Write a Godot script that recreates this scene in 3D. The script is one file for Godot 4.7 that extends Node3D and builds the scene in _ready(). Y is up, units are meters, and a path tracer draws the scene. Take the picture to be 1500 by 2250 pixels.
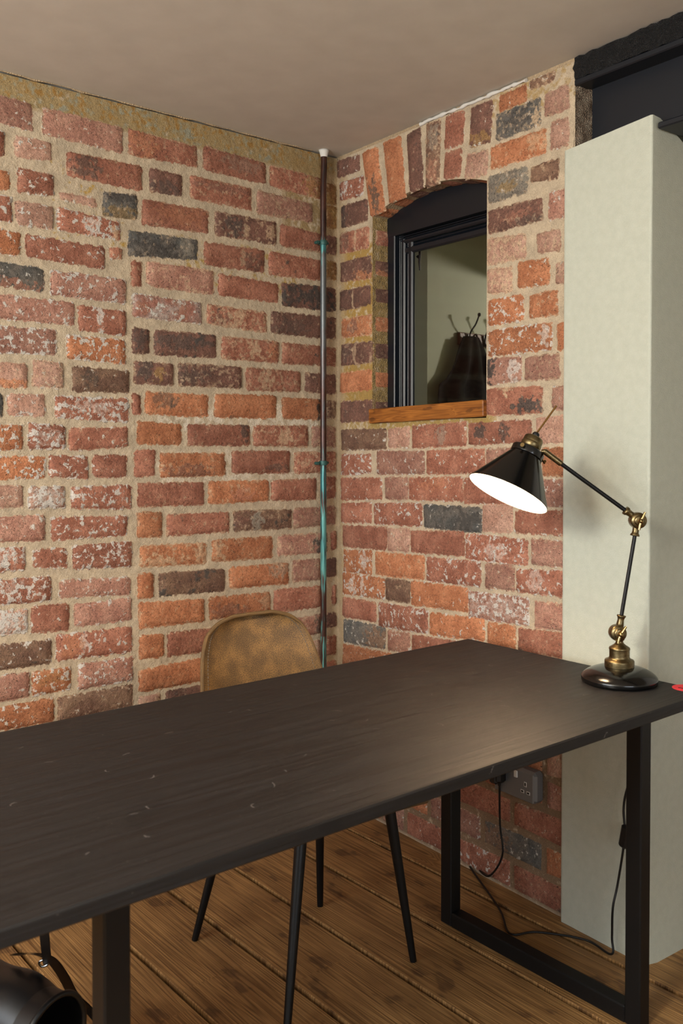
extends Node3D

# ------------------------------------------------------------------ camera numbers (photograph 1500 x 2250)
const FPX := 2025.0
const PX0 := 750.0
const PY0 := 1015.0
const EYE := Vector3(0, 1.32, 0)
const PITCH := 1.2
var cam_f: Vector3
var cam_r: Vector3
var cam_u: Vector3

# room
const CEIL := 2.362
const CX := 2.1506      # corner of the two brick walls
const CZ := -2.6151
const ALPHA := 3.2      # the right wall leans off square by this many degrees
var er: Vector3         # along the right wall, away from the corner
var nr: Vector3         # out of the right wall, into the room
const X_SIDE := -2.3
const Z_REAR := 2.5

var rng := RandomNumberGenerator.new()
var names := {}
var M := {}

# ================================================================== mesh builder
class MB:
	var v := PackedVector3Array()
	var t := PackedVector2Array()
	var ix := PackedInt32Array()

	func orient(first: int, hint) -> void:
		# hint null: a closed shape, faces point outwards; a Vector3: faces look along it
		var s := 0.0
		var c := Vector3.ZERO
		if hint == null:
			var k := 0
			for n in range(first, ix.size()):
				c += v[ix[n]]
				k += 1
			c /= maxf(k, 1)
		for n in range(first, ix.size(), 3):
			var a := v[ix[n]]
			var b := v[ix[n + 1]]
			var d := v[ix[n + 2]]
			var nn := (d - a).cross(b - a)
			if hint == null:
				s += nn.dot((a + b + d) / 3.0 - c)
			else:
				s += nn.dot(hint)
		if s < 0.0:
			for n in range(first, ix.size(), 3):
				var q := ix[n + 1]
				ix[n + 1] = ix[n + 2]
				ix[n + 2] = q

	func poly(p: Array, centre: Vector3, uvk := -1, uvo := Vector2.ZERO) -> void:
		# one flat convex face that looks away from centre
		var nn: Vector3 = (p[2] - p[0]).cross(p[1] - p[0]).normalized()
		var mid := Vector3.ZERO
		for q in p:
			mid += q
		mid /= p.size()
		var k := uvk
		if k < 0:
			var an := nn.abs()
			k = 0 if an.x >= an.y and an.x >= an.z else (1 if an.y >= an.z else 2)
		var b := v.size()
		for q in p:
			v.append(q)
			t.append((Vector2(q.z, q.y) if k == 0 else (Vector2(q.x, q.z) if k == 1 else Vector2(q.x, q.y))) + uvo)
		var fl := nn.dot(mid - centre) < 0.0
		for n in range(1, p.size() - 1):
			ix.append_array([b, b + n + 1, b + n] if fl else [b, b + n, b + n + 1])

	func box(c: Vector3, size: Vector3, bev := 0.002, bas := Basis(), uvo := Vector2.ZERO) -> void:
		var h := size * 0.5
		var e := minf(bev, minf(h.x, minf(h.y, h.z)) * 0.95)
		var sg := [-1.0, 1.0]
		for k in 3:
			var k1 := (k + 1) % 3
			var k2 := (k + 2) % 3
			for s in sg:
				var f := []
				for q in [[-1, -1], [1, -1], [1, 1], [-1, 1]]:
					var p := Vector3.ZERO
					p[k] = s * h[k]
					p[k1] = q[0] * (h[k1] - e)
					p[k2] = q[1] * (h[k2] - e)
					f.append(c + bas * p)
				poly(f, c, k, uvo)
			for s1 in sg:
				for s2 in sg:
					var f2 := []
					for q in [[0, -1], [0, 1], [1, 1], [1, -1]]:
						var p2 := Vector3.ZERO
						p2[k] = q[1] * (h[k] - e)
						p2[k1] = s1 * (h[k1] - (e if q[0] == 1 else 0.0))
						p2[k2] = s2 * (h[k2] - (e if q[0] == 0 else 0.0))
						f2.append(c + bas * p2)
					poly(f2, c, k1, uvo)
		for s1 in sg:
			for s2 in sg:
				for s3 in sg:
					var f3 := [c + bas * Vector3(s1 * h.x, s2 * (h.y - e), s3 * (h.z - e)), c + bas * Vector3(s1 * (h.x - e), s2 * h.y, s3 * (h.z - e)), c + bas * Vector3(s1 * (h.x - e), s2 * (h.y - e), s3 * h.z)]
					poly(f3, c, -1, uvo)

	func grid(nu: int, nv: int, p: PackedVector3Array, uv: PackedVector2Array, hint) -> void:
		# (nu + 1) x (nv + 1) points, row by row
		var b := v.size()
		var first := ix.size()
		v.append_array(p)
		t.append_array(uv)
		for j in nv:
			for i in nu:
				var a := b + j * (nu + 1) + i
				ix.append_array([a, a + 1, a + nu + 2, a, a + nu + 2, a + nu + 1])
		orient(first, hint)

	func lathe(prof: Array, seg: int, xf := Transform3D()) -> void:
		# prof: Vector2(radius, height); a repeated point makes a sharp edge
		var first := ix.size()
		var row := -1
		for n in prof.size():
			var start := v.size()
			var q: Vector2 = prof[n]
			for k in seg + 1:
				var a := TAU * k / seg
				v.append(xf * Vector3(cos(a) * q.x, q.y, sin(a) * q.x))
				t.append(Vector2(float(k) / seg, q.y))
			if n > 0 and not prof[n].is_equal_approx(prof[n - 1]):
				for k in seg:
					ix.append_array([row + k, row + k + 1, start + k + 1, row + k, start + k + 1, start + k])
			row = start
		orient(first, null)

	func tube(pts: Array, rad: Array, seg := 10) -> void:
		var first := ix.size()
		var b := v.size()
		var side := Vector3.ZERO
		var along := 0.0
		var n := pts.size()
		for k in n:
			var d: Vector3 = (pts[mini(k + 1, n - 1)] - pts[maxi(k - 1, 0)]).normalized()
			if k == 0:
				side = d.cross(Vector3.UP if absf(d.y) < 0.9 else Vector3.RIGHT).normalized()
			else:
				side = (side - d * side.dot(d)).normalized()
				along += (pts[k] - pts[k - 1]).length()
			var up := d.cross(side)
			var r: float = rad[mini(k, rad.size() - 1)]
			for j in seg + 1:
				var a := TAU * j / seg
				v.append(pts[k] + (side * cos(a) + up * sin(a)) * r)
				t.append(Vector2(float(j) / seg, along))
		for k in n - 1:
			for j in seg:
				var a := b + k * (seg + 1) + j
				ix.append_array([a, a + 1, a + seg + 2, a, a + seg + 2, a + seg + 1])
		for e in [0, n - 1]:
			var m := v.size()
			v.append(pts[e])
			t.append(Vector2(0.5, 0.0))
			var o := v.size()
			for j in seg + 1:
				v.append(v[b + e * (seg + 1) + j])
				t.append(Vector2(0.5, 0.0))
			for j in seg:
				ix.append_array([m, o + j, o + j + 1] if e == 0 else [m, o + j + 1, o + j])
		orient(first, null)

	func prism(outline: PackedVector2Array, xf: Transform3D, depth: float) -> void:
		# outline in local x, y; runs from z = 0 to z = depth
		var first := ix.size()
		var tri := Geometry2D.triangulate_polygon(outline)
		for s in 2:
			var b := v.size()
			for q in outline:
				v.append(xf * Vector3(q.x, q.y, depth * s))
				t.append(q)
			for n in range(0, tri.size(), 3):
				ix.append_array([b + tri[n], b + tri[n + 1], b + tri[n + 2]] if s == 1 else [b + tri[n], b + tri[n + 2], b + tri[n + 1]])
		var cw := Geometry2D.is_polygon_clockwise(outline)
		for n in outline.size():
			var q1 := outline[n]
			var q2 := outline[(n + 1) % outline.size()]
			var b := v.size()
			for q in [Vector3(q1.x, q1.y, 0), Vector3(q2.x, q2.y, 0), Vector3(q2.x, q2.y, depth), Vector3(q1.x, q1.y, depth)]:
				v.append(xf * q)
				t.append(Vector2(q.x + q.y, q.z))
			ix.append_array([b, b + 1, b + 2, b, b + 2, b + 3] if not cw else [b, b + 2, b + 1, b, b + 3, b + 2])
		orient(first, null)

	func commit() -> ArrayMesh:
		var nn := PackedVector3Array()
		nn.resize(v.size())
		for n in range(0, ix.size(), 3):
			var a := ix[n]
			var b := ix[n + 1]
			var d := ix[n + 2]
			var f := (v[d] - v[a]).cross(v[b] - v[a])
			nn[a] += f
			nn[b] += f
			nn[d] += f
		for n in nn.size():
			nn[n] = nn[n].normalized() if nn[n].length_squared() > 1e-24 else Vector3.UP
		var arr := []
		arr.resize(Mesh.ARRAY_MAX)
		arr[Mesh.ARRAY_VERTEX] = v
		arr[Mesh.ARRAY_NORMAL] = nn
		arr[Mesh.ARRAY_TEX_UV] = t
		arr[Mesh.ARRAY_INDEX] = ix
		var m := ArrayMesh.new()
		m.add_surface_from_arrays(Mesh.PRIMITIVE_TRIANGLES, arr)
		return m

# ================================================================== scene helpers
func numbered(called: String) -> String:
	names[called] = names.get(called, -1) + 1
	return called if names[called] == 0 else "%s_%03d" % [called, names[called]]

func thing(called: String, label: String, category: String, at := Vector3.ZERO, group := "") -> Node3D:
	var o := Node3D.new()
	o.name = numbered(called)
	add_child(o)
	o.position = at
	o.set_meta("label", label)
	o.set_meta("category", category)
	if group:
		o.set_meta("group", group)
	return o

func part(called: String, b, m: Material, parent: Node3D, label := "") -> MeshInstance3D:
	var o := MeshInstance3D.new()
	o.name = called
	o.mesh = b.commit() if b is MB else b
	o.material_override = m
	parent.add_child(o, true)
	if label:
		o.set_meta("label", label)
	return o

func structure(called: String, b, m: Material, label: String, category: String) -> MeshInstance3D:
	var o := part(called, b, m, self, label)
	o.set_meta("category", category)
	o.set_meta("kind", "structure")
	return o

func mat(c: Color, rough := 0.7, metal := 0.0, spec := 0.5) -> StandardMaterial3D:
	var m := StandardMaterial3D.new()
	m.albedo_color = c
	m.roughness = rough
	m.metallic = metal
	m.metallic_specular = spec
	return m

func ray(x: float, y: float) -> Vector3:
	return cam_f + cam_r * (x - PX0) / FPX - cam_u * (y - PY0) / FPX

func on_floor(x: float, y: float, h := 0.0) -> Vector3:
	var d := ray(x, y)
	return EYE + d * (h - EYE.y) / d.y

func on_z(x: float, y: float, z: float) -> Vector3:
	var d := ray(x, y)
	return EYE + d * (z - EYE.z) / d.z

func at_depth(x: float, y: float, depth: float) -> Vector3:
	return EYE + ray(x, y) * depth

# a wall point: side 0 the left wall, 1 the right wall; a metres from the corner, b metres up, d metres out into the room
func wp(side: int, a: float, b: float, d := 0.0) -> Vector3:
	if side == 0:
		return Vector3(CX - a, b, CZ + d)
	return Vector3(CX, b, CZ) + er * a + nr * d

func on_wall(side: int, x: float, y: float, d := 0.0) -> Vector2:
	var dir := ray(x, y)
	if side == 0:
		var p := EYE + dir * ((CZ + d) / dir.z)
		return Vector2(CX - p.x, p.y)
	var k := Vector3(CX, 0, CZ)
	var t := (k + nr * d - EYE).dot(nr) / dir.dot(nr)
	var q := EYE + dir * t
	return Vector2((q - k).dot(er), q.y)

func smooth_path(p: Array, per := 8) -> Array:
	var out := []
	for k in p.size() - 1:
		var a: Vector3 = p[maxi(k - 1, 0)]
		var b: Vector3 = p[k]
		var c: Vector3 = p[k + 1]
		var d: Vector3 = p[mini(k + 2, p.size() - 1)]
		for s in per:
			out.append(b.cubic_interpolate(c, a, d, float(s) / per))
	out.append(p[p.size() - 1])
	return out

# ================================================================== noise pictures
func noise_image(kind: int, freq: float, oct: int, sd: int, w := 512, h := 512, warp := 0.0) -> Image:
	var n := FastNoiseLite.new()
	n.noise_type = kind as FastNoiseLite.NoiseType
	n.frequency = freq
	n.seed = sd
	n.fractal_type = FastNoiseLite.FRACTAL_FBM if oct > 1 else FastNoiseLite.FRACTAL_NONE
	n.fractal_octaves = oct
	if warp > 0.0:
		n.domain_warp_enabled = true
		n.domain_warp_amplitude = warp
		n.domain_warp_frequency = freq * 1.5
		n.domain_warp_fractal_type = FastNoiseLite.DOMAIN_WARP_FRACTAL_NONE
	var im := n.get_seamless_image(w, h)
	im.convert(Image.FORMAT_L8)
	return im

func tex(im: Image) -> ImageTexture:
	return ImageTexture.create_from_image(im)

func mapped(im: Image, stops: Array) -> Image:
	# a grey picture through a colour ramp; stops: [value 0..1, Color]
	var lut := PackedByteArray()
	for k in 256:
		var x := k / 255.0
		var c: Color = stops[0][1]
		for s in stops.size() - 1:
			if x >= stops[s][0]:
				var w: float = clampf((x - stops[s][0]) / maxf(stops[s + 1][0] - stops[s][0], 1e-4), 0, 1)
				c = stops[s][1].lerp(stops[s + 1][1], w)
		lut.append_array([int(c.r * 255), int(c.g * 255), int(c.b * 255)])
	var src := im.get_data()
	var out := PackedByteArray()
	out.resize(src.size() * 3)
	for k in src.size():
		var g := src[k] * 3
		out[k * 3] = lut[g]
		out[k * 3 + 1] = lut[g + 1]
		out[k * 3 + 2] = lut[g + 2]
	return Image.create_from_data(im.get_width(), im.get_height(), false, Image.FORMAT_RGB8, out)

func blend_grey(a: Image, b: Image, share: float) -> Image:
	var x := a.get_data()
	var y := b.get_data()
	for k in x.size():
		x[k] = int(x[k] * (1.0 - share) + y[k] * share)
	return Image.create_from_data(a.get_width(), a.get_height(), false, Image.FORMAT_L8, x)

# ================================================================== the brick walls
# Each brick as it stands in the photograph: left x, top left y, bottom left y, right x, top right y, bottom right y (pixels, laid on
# the plane of its wall), kind of clay, and how much white paint, mortar film and soot it carries (0 to 9).
const LEFT_BRICKS := [
	[-75, 193, 251, 70, 227, 287, "m", 2, 2, 1], [95, 236, 293, 268, 281, 336, "m", 1, 2, 1], [283, 283, 338, 432, 323, 367, "r", 0, 3, 0], [447, 320, 372, 583, 359, 404, "r", 0, 2, 0], [593, 363, 407, 703, 391, 438, "r", 0, 4, 0], [718, 402, 446, 738, 408, 450, "y", 0, 2, 2],
	[-70, 276, 330, 9, 290, 345, "r", 3, 2, 0], [33, 297, 344, 112, 313, 352, "p", 3, 3, 0], [148, 333, 385, 311, 366, 419, "r", 0, 2, 2], [329, 369, 421, 399, 385, 430, "d", 0, 2, 1], [418, 385, 434, 552, 414, 462, "r", 0, 4, 0], [565, 417, 468, 686, 448, 489, "m", 0, 5, 0], [718, 450, 500, 738, 455, 503, "y", 0, 2, 2],
	[-80, 355, 404, 21, 378, 418, "o", 1, 2, 0], [40, 368, 421, 117, 385, 431, "r", 4, 3, 0], [132, 421, 437, 211, 436, 455, "p", 3, 4, 0], [227, 421, 473, 301, 430, 482, "k", 0, 3, 4], [313, 438, 492, 457, 463, 512, "r", 0, 1, 1], [472, 464, 515, 606, 489, 538, "d", 0, 4, 2], [616, 493, 538, 705, 515, 553, "r", 0, 2, 2], [716, 517, 555, 738, 520, 560, "d", 0, 2, 3],
	[-90, 410, 465, 25, 435, 488, "r", 5, 2, 0], [35, 441, 491, 116, 454, 503, "p", 3, 2, 1], [127, 454, 503, 264, 490, 528, "r", 5, 1, 0],
	[-85, 485, 545, 45, 512, 562, "o", 5, 2, 0], [58, 515, 562, 229, 544, 591, "r", 3, 1, 0], [240, 544, 567, 268, 546, 570, "r", 2, 4, 0], [283, 506, 560, 433, 527, 571, "k", 0, 2, 5], [449, 532, 581, 580, 550, 598, "r", 0, 2, 0], [591, 552, 602, 706, 573, 616, "r", 0, 2, 1], [716, 573, 612, 738, 577, 616, "y", 0, 5, 1],
	[-80, 562, 614, 95, 591, 641, "k", 3, 1, 5], [113, 594, 646, 276, 615, 666, "m", 5, 2, 0], [289, 571, 628, 311, 577, 630, "r", 0, 3, 0], [323, 575, 627, 469, 595, 647, "m", 0, 4, 0], [481, 601, 647, 611, 625, 665, "r", 0, 1, 1], [620, 621, 670, 737, 634, 685, "d", 0, 1, 6],
	[-60, 640, 694, 163, 665, 714, "m", 4, 2, 0], [173, 671, 724, 276, 684, 737, "r", 3, 1, 0], [292, 645, 694, 442, 665, 711, "w", 5, 4, 0], [455, 668, 710, 585, 687, 731, "r", 0, 6, 2], [596, 685, 731, 737, 698, 745, "d", 0, 2, 2],
	[-70, 712, 770, 123, 725, 779, "m", 6, 2, 0], [148, 735, 785, 275, 748, 800, "o", 6, 0, 0], [291, 719, 775, 327, 725, 776, "d", 0, 2, 4], [339, 725, 779, 474, 737, 786, "d", 0, 1, 4], [487, 739, 787, 612, 751, 797, "r", 0, 5, 0], [620, 753, 798, 737, 764, 804, "r", 0, 3, 1],
	[-60, 790, 847, 59, 800, 852, "p", 1, 3, 1], [72, 790, 848, 138, 797, 853, "p", 2, 5, 0], [160, 805, 859, 283, 815, 862, "b", 1, 2, 1], [295, 794, 841, 380, 800, 846, "d", 0, 3, 3], [392, 798, 846, 530, 806, 853, "d", 0, 5, 2], [541, 807, 857, 659, 817, 860, "r", 0, 5, 0], [671, 818, 860, 737, 824, 866, "d", 0, 3, 1],
	[-75, 864, 912, 5, 866, 914, "k", 0, 2, 4], [17, 865, 911, 98, 868, 915, "p", 4, 2, 0], [121, 870, 916, 282, 876, 928, "r", 7, 0, 0], [291, 864, 911, 308, 868, 910, "r", 0, 1, 0], [320, 861, 909, 457, 868, 916, "o", 0, 2, 3], [472, 866, 916, 606, 870, 919, "o", 0, 1, 1], [620, 873, 918, 703, 878, 922, "o", 0, 2, 1], [716, 880, 918, 737, 882, 920, "b", 0, 5, 2],
	[-70, 932, 986, 49, 934, 988, "o", 6, 1, 0], [63, 929, 986, 143, 937, 985, "r", 7, 1, 0], [152, 941, 990, 280, 939, 981, "r", 2, 3, 0], [302, 926, 976, 398, 933, 976, "o", 0, 1, 1], [413, 932, 979, 548, 935, 978, "r", 0, 2, 1], [557, 935, 979, 676, 935, 981, "r", 0, 5, 0], [685, 936, 980, 737, 937, 982, "m", 0, 5, 1],
	[-80, 999, 1055, 100, 1004, 1049, "o", 5, 2, 0], [109, 1001, 1046, 193, 1003, 1052, "r", 5, 3, 0], [205, 1000, 1047, 278, 1000, 1048, "r", 2, 1, 0], [296, 990, 1047, 340, 988, 1044, "r", 0, 1, 1], [352, 996, 1048, 494, 996, 1044, "o", 0, 3, 2], [510, 991, 1039, 636, 991, 1039, "r", 0, 2, 1], [647, 993, 1040, 737, 992, 1037, "r", 0, 6, 0],
	[-60, 1066, 1119, 50, 1067, 1113, "p", 2, 3, 0], [64, 1070, 1117, 142, 1068, 1114, "p", 8, 2, 0], [157, 1070, 1117, 288, 1066, 1117, "r", 6, 1, 0], [303, 1062, 1113, 447, 1059, 1108, "r", 0, 2, 0], [458, 1057, 1107, 590, 1056, 1100, "o", 0, 3, 1], [597, 1056, 1099, 694, 1051, 1097, "r", 0, 2, 0], [716, 1048, 1095, 737, 1047, 1092, "r", 1, 4, 0],
	[-80, 1139, 1194, 98, 1132, 1187, "m", 3, 3, 0], [113, 1137, 1187, 279, 1134, 1175, "r", 5, 1, 0], [302, 1126, 1181, 355, 1125, 1178, "o", 0, 3, 0], [367, 1131, 1177, 503, 1125, 1168, "r", 0, 3, 1], [513, 1123, 1166, 640, 1120, 1160, "b", 0, 4, 4], [645, 1118, 1160, 737, 1111, 1150, "m", 0, 4, 0],
	[-75, 1206, 1262, 56, 1203, 1251, "r", 8, 1, 0], [74, 1208, 1247, 146, 1203, 1246, "r", 4, 3, 0], [161, 1199, 1250, 289, 1189, 1244, "r", 6, 0, 0], [308, 1200, 1246, 452, 1192, 1238, "o", 0, 5, 0], [466, 1187, 1233, 598, 1178, 1226, "o", 0, 3, 0], [610, 1177, 1221, 718, 1170, 1213, "m", 0, 5, 1], [727, 1167, 1208, 738, 1166, 1206, "r", 0, 2, 0],
	[-60, 1280, 1333, 112, 1266, 1320, "r", 7, 0, 0], [132, 1275, 1313, 286, 1268, 1306, "m", 4, 3, 1], [304, 1261, 1313, 337, 1259, 1312, "o", 0, 1, 0], [350, 1259, 1309, 493, 1250, 1298, "b", 0, 2, 5], [505, 1247, 1292, 633, 1236, 1282, "o", 0, 2, 0], [643, 1232, 1278, 703, 1227, 1273, "m", 0, 5, 0], [717, 1228, 1268, 738, 1226, 1265, "d", 0, 1, 0],
	[-80, 1350, 1404, 60, 1337, 1388, "p", 9, 1, 0], [70, 1332, 1391, 152, 1325, 1384, "r", 2, 2, 0], [164, 1328, 1377, 288, 1314, 1361, "m", 3, 1, 0], [305, 1325, 1381, 448, 1316, 1364, "o", 0, 3, 0], [460, 1313, 1361, 593, 1301, 1345, "o", 0, 2, 2], [602, 1296, 1345, 704, 1287, 1333, "r", 0, 2, 0], [730, 1286, 1328, 738, 1285, 1327, "r", 0, 2, 0],
	[-75, 1425, 1484, 112, 1405, 1455, "b", 3, 1, 2], [125, 1396, 1451, 289, 1376, 1432, "r", 4, 0, 0], [307, 1396, 1448, 359, 1393, 1442, "o", 0, 2, 0], [369, 1391, 1442, 505, 1376, 1424, "r", 0, 2, 0], [516, 1375, 1422, 634, 1362, 1406, "r", 0, 2, 0], [645, 1360, 1405, 704, 1349, 1389, "m", 0, 4, 1], [716, 1347, 1378, 738, 1345, 1376, "d", 0, 2, 2],
	[-60, 1494, 1551, 65, 1476, 1529, "m", 2, 2, 0], [71, 1477, 1529, 155, 1465, 1513, "o", 6, 1, 0], [173, 1460, 1514, 291, 1442, 1493, "m", 5, 2, 0], [306, 1473, 1521, 452, 1444, 1494, "o", 0, 2, 0], [463, 1441, 1492, 600, 1420, 1466, "r", 0, 2, 0], [614, 1417, 1464, 703, 1406, 1450, "p", 2, 4, 0], [718, 1398, 1440, 738, 1395, 1437, "r", 0, 3, 0],
	[-80, 1569, 1620, 118, 1533, 1584, "o", 3, 1, 0], [128, 1533, 1584, 291, 1503, 1551, "b", 1, 3, 1], [305, 1532, 1580, 352, 1523, 1570, "p", 0, 4, 0], [364, 1520, 1567, 500, 1494, 1538, "d", 0, 2, 2], [512, 1492, 1536, 640, 1470, 1512, "r", 0, 3, 0], [650, 1468, 1510, 704, 1458, 1498, "r", 0, 4, 0], [717, 1455, 1494, 738, 1450, 1490, "r", 0, 3, 0],
]
const RIGHT_BRICKS := [
	[742, 353, 391, 789, 340, 374, "d", 1, 1, 3], [747, 401, 441, 798, 386, 428, "r", 5, 1, 0], [750, 453, 501, 807, 437, 484, "d", 0, 2, 2], [747, 514, 559, 810, 498, 543, "r", 0, 4, 1], [749, 576, 619, 815, 561, 611, "d", 0, 3, 1], [748, 640, 682, 814, 626, 669, "d", 0, 2, 2], [750, 703, 742, 816, 690, 734, "o", 0, 4, 3], [750, 757, 804, 818, 750, 795, "d", 0, 4, 1], [748, 821, 862, 816, 811, 856, "o", 0, 1, 0], [748, 883, 928, 818, 878, 923, "d", 0, 2, 3],
	[750, 944, 988, 848, 942, 986, "b", 2, 2, 1], [853, 941, 984, 900, 938, 982, "p", 1, 3, 0], [906, 936, 984, 1024, 927, 978, "r", 1, 2, 1], [1030, 930, 978, 1165, 922, 970, "r", 1, 1, 0], [1178, 918, 974, 1250, 912, 972, "p", 0, 3, 0],
	[750, 998, 1044, 815, 998, 1038, "r", 5, 1, 0], [828, 990, 1042, 932, 992, 1040, "m", 3, 2, 0], [938, 990, 1042, 1064, 986, 1038, "r", 2, 2, 0], [1068, 986, 1037, 1182, 982, 1035, "m", 1, 3, 0], [1192, 985, 1045, 1252, 983, 1046, "o", 0, 3, 0],
	[749, 1050, 1098, 838, 1050, 1096, "r", 2, 0, 1], [847, 1049, 1097, 896, 1048, 1097, "m", 1, 3, 0], [899, 1050, 1098, 1017, 1048, 1100, "r", 2, 2, 1], [1019, 1051, 1105, 1130, 1051, 1108, "r", 1, 1, 0], [1138, 1052, 1109, 1238, 1055, 1112, "m", 3, 2, 0],
	[750, 1106, 1148, 816, 1104, 1148, "r", 2, 1, 0], [822, 1106, 1150, 926, 1106, 1156, "r", 4, 1, 0], [931, 1108, 1158, 1058, 1116, 1170, "k", 2, 1, 6], [1060, 1108, 1168, 1125, 1110, 1170, "p", 1, 2, 0], [1131, 1122, 1170, 1246, 1122, 1176, "r", 1, 2, 0],
	[754, 1154, 1200, 850, 1158, 1208, "r", 0, 1, 0], [852, 1160, 1210, 900, 1161, 1212, "p", 1, 4, 0], [903, 1166, 1212, 1020, 1168, 1222, "r", 0, 1, 1], [1023, 1172, 1228, 1158, 1186, 1242, "r", 5, 1, 0], [1167, 1184, 1240, 1241, 1190, 1246, "m", 1, 3, 0],
	[755, 1208, 1256, 817, 1210, 1262, "o", 5, 2, 0], [825, 1212, 1262, 932, 1222, 1274, "o", 0, 3, 1], [937, 1224, 1276, 1055, 1234, 1288, "r", 4, 2, 0], [1066, 1238, 1292, 1130, 1242, 1298, "m", 1, 3, 0], [1135, 1250, 1300, 1246, 1256, 1312, "r", 4, 2, 1],
	[753, 1256, 1304, 845, 1272, 1316, "o", 5, 2, 0], [848, 1270, 1318, 900, 1276, 1324, "b", 0, 2, 0], [903, 1276, 1328, 1028, 1292, 1344, "o", 2, 1, 0], [1030, 1298, 1356, 1160, 1314, 1374, "m", 7, 1, 0], [1175, 1320, 1378, 1245, 1328, 1386, "m", 0, 3, 0],
	[753, 1312, 1354, 826, 1324, 1366, "r", 0, 1, 0], [832, 1324, 1376, 939, 1340, 1392, "r", 5, 1, 0], [944, 1346, 1394, 1064, 1360, 1408, "o", 2, 1, 0], [1071, 1366, 1414, 1132, 1374, 1426, "o", 1, 3, 0], [1139, 1380, 1430, 1246, 1392, 1448, "r", 1, 3, 1],
	[755, 1360, 1410, 846, 1378, 1426, "k", 3, 2, 2], [852, 1384, 1428, 900, 1390, 1436, "m", 2, 3, 0], [905, 1394, 1440, 1028, 1414, 1462, "r", 2, 2, 0], [1036, 1416, 1464, 1140, 1434, 1482, "r", 1, 2, 0], [1150, 1438, 1486, 1246, 1454, 1504, "m", 1, 2, 0],
	[754, 1414, 1460, 868, 1438, 1486, "o", 3, 1, 0], [878, 1442, 1490, 930, 1452, 1500, "m", 1, 2, 0], [938, 1454, 1502, 1060, 1476, 1526, "r", 1, 2, 0], [1070, 1480, 1530, 1125, 1490, 1540, "m", 1, 2, 0], [1133, 1494, 1544, 1246, 1514, 1566, "r", 1, 2, 0],
	[1097, 211, 245, 1156, 185, 222, "o", 1, 1, 0], [1164, 178, 198, 1218, 154, 176, "b", 2, 5, 4], [1090, 252, 310, 1187, 214, 273, "k", 1, 5, 3], [1197, 206, 257, 1249, 184, 238, "p", 0, 3, 1], [1078, 324, 373, 1199, 281, 334, "o", 0, 3, 0], [1210, 268, 329, 1249, 256, 316, "p", 1, 2, 0],
	[1073, 387, 449, 1158, 365, 420, "g", 1, 4, 2], [1166, 369, 400, 1226, 346, 391, "b", 0, 3, 1], [1073, 463, 514, 1191, 434, 482, "d", 0, 4, 2], [1206, 423, 483, 1250, 412, 473, "m", 3, 2, 0],
	[1071, 525, 583, 1154, 513, 565, "p", 0, 7, 0], [1180, 513, 555, 1230, 502, 551, "p", 0, 5, 0], [1072, 592, 645, 1124, 586, 641, "p", 0, 8, 0], [1138, 577, 632, 1206, 567, 624, "o", 1, 2, 0], [1221, 579, 624, 1252, 573, 620, "p", 2, 6, 0],
	[1073, 660, 716, 1149, 646, 703, "o", 5, 1, 0], [1163, 648, 700, 1224, 636, 691, "o", 1, 4, 1], [1073, 728, 784, 1212, 707, 766, "o", 5, 2, 0], [1225, 711, 770, 1252, 705, 764, "o", 0, 1, 0], [1071, 789, 846, 1145, 782, 835, "m", 2, 1, 1], [1154, 786, 835, 1228, 776, 831, "m", 0, 4, 0], [1070, 855, 912, 1190, 848, 907, "r", 0, 2, 1], [1213, 852, 897, 1252, 844, 902, "m", 2, 3, 0],
]
# the bricks on end over the window: four corners each, clockwise from the top left
const ARCH_BRICKS := [
	[796, 336, 828, 322, 845, 462, 815, 476, "o", 0, 1, 2], [842, 314, 880, 298, 890, 432, 856, 446, "o", 0, 1, 0], [894, 296, 922, 280, 930, 410, 900, 424, "d", 0, 2, 1], [936, 272, 968, 262, 964, 402, 936, 412, "b", 0, 4, 2], [979, 256, 1020, 242, 1016, 316, 977, 328, "r", 1, 2, 0], [978, 336, 1014, 326, 1011, 386, 975, 394, "r", 0, 2, 1], [1036, 236, 1082, 220, 1076, 312, 1031, 324, "d", 1, 2, 1], [1026, 340, 1072, 328, 1070, 384, 1020, 394, "p", 0, 4, 0],
]
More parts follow.
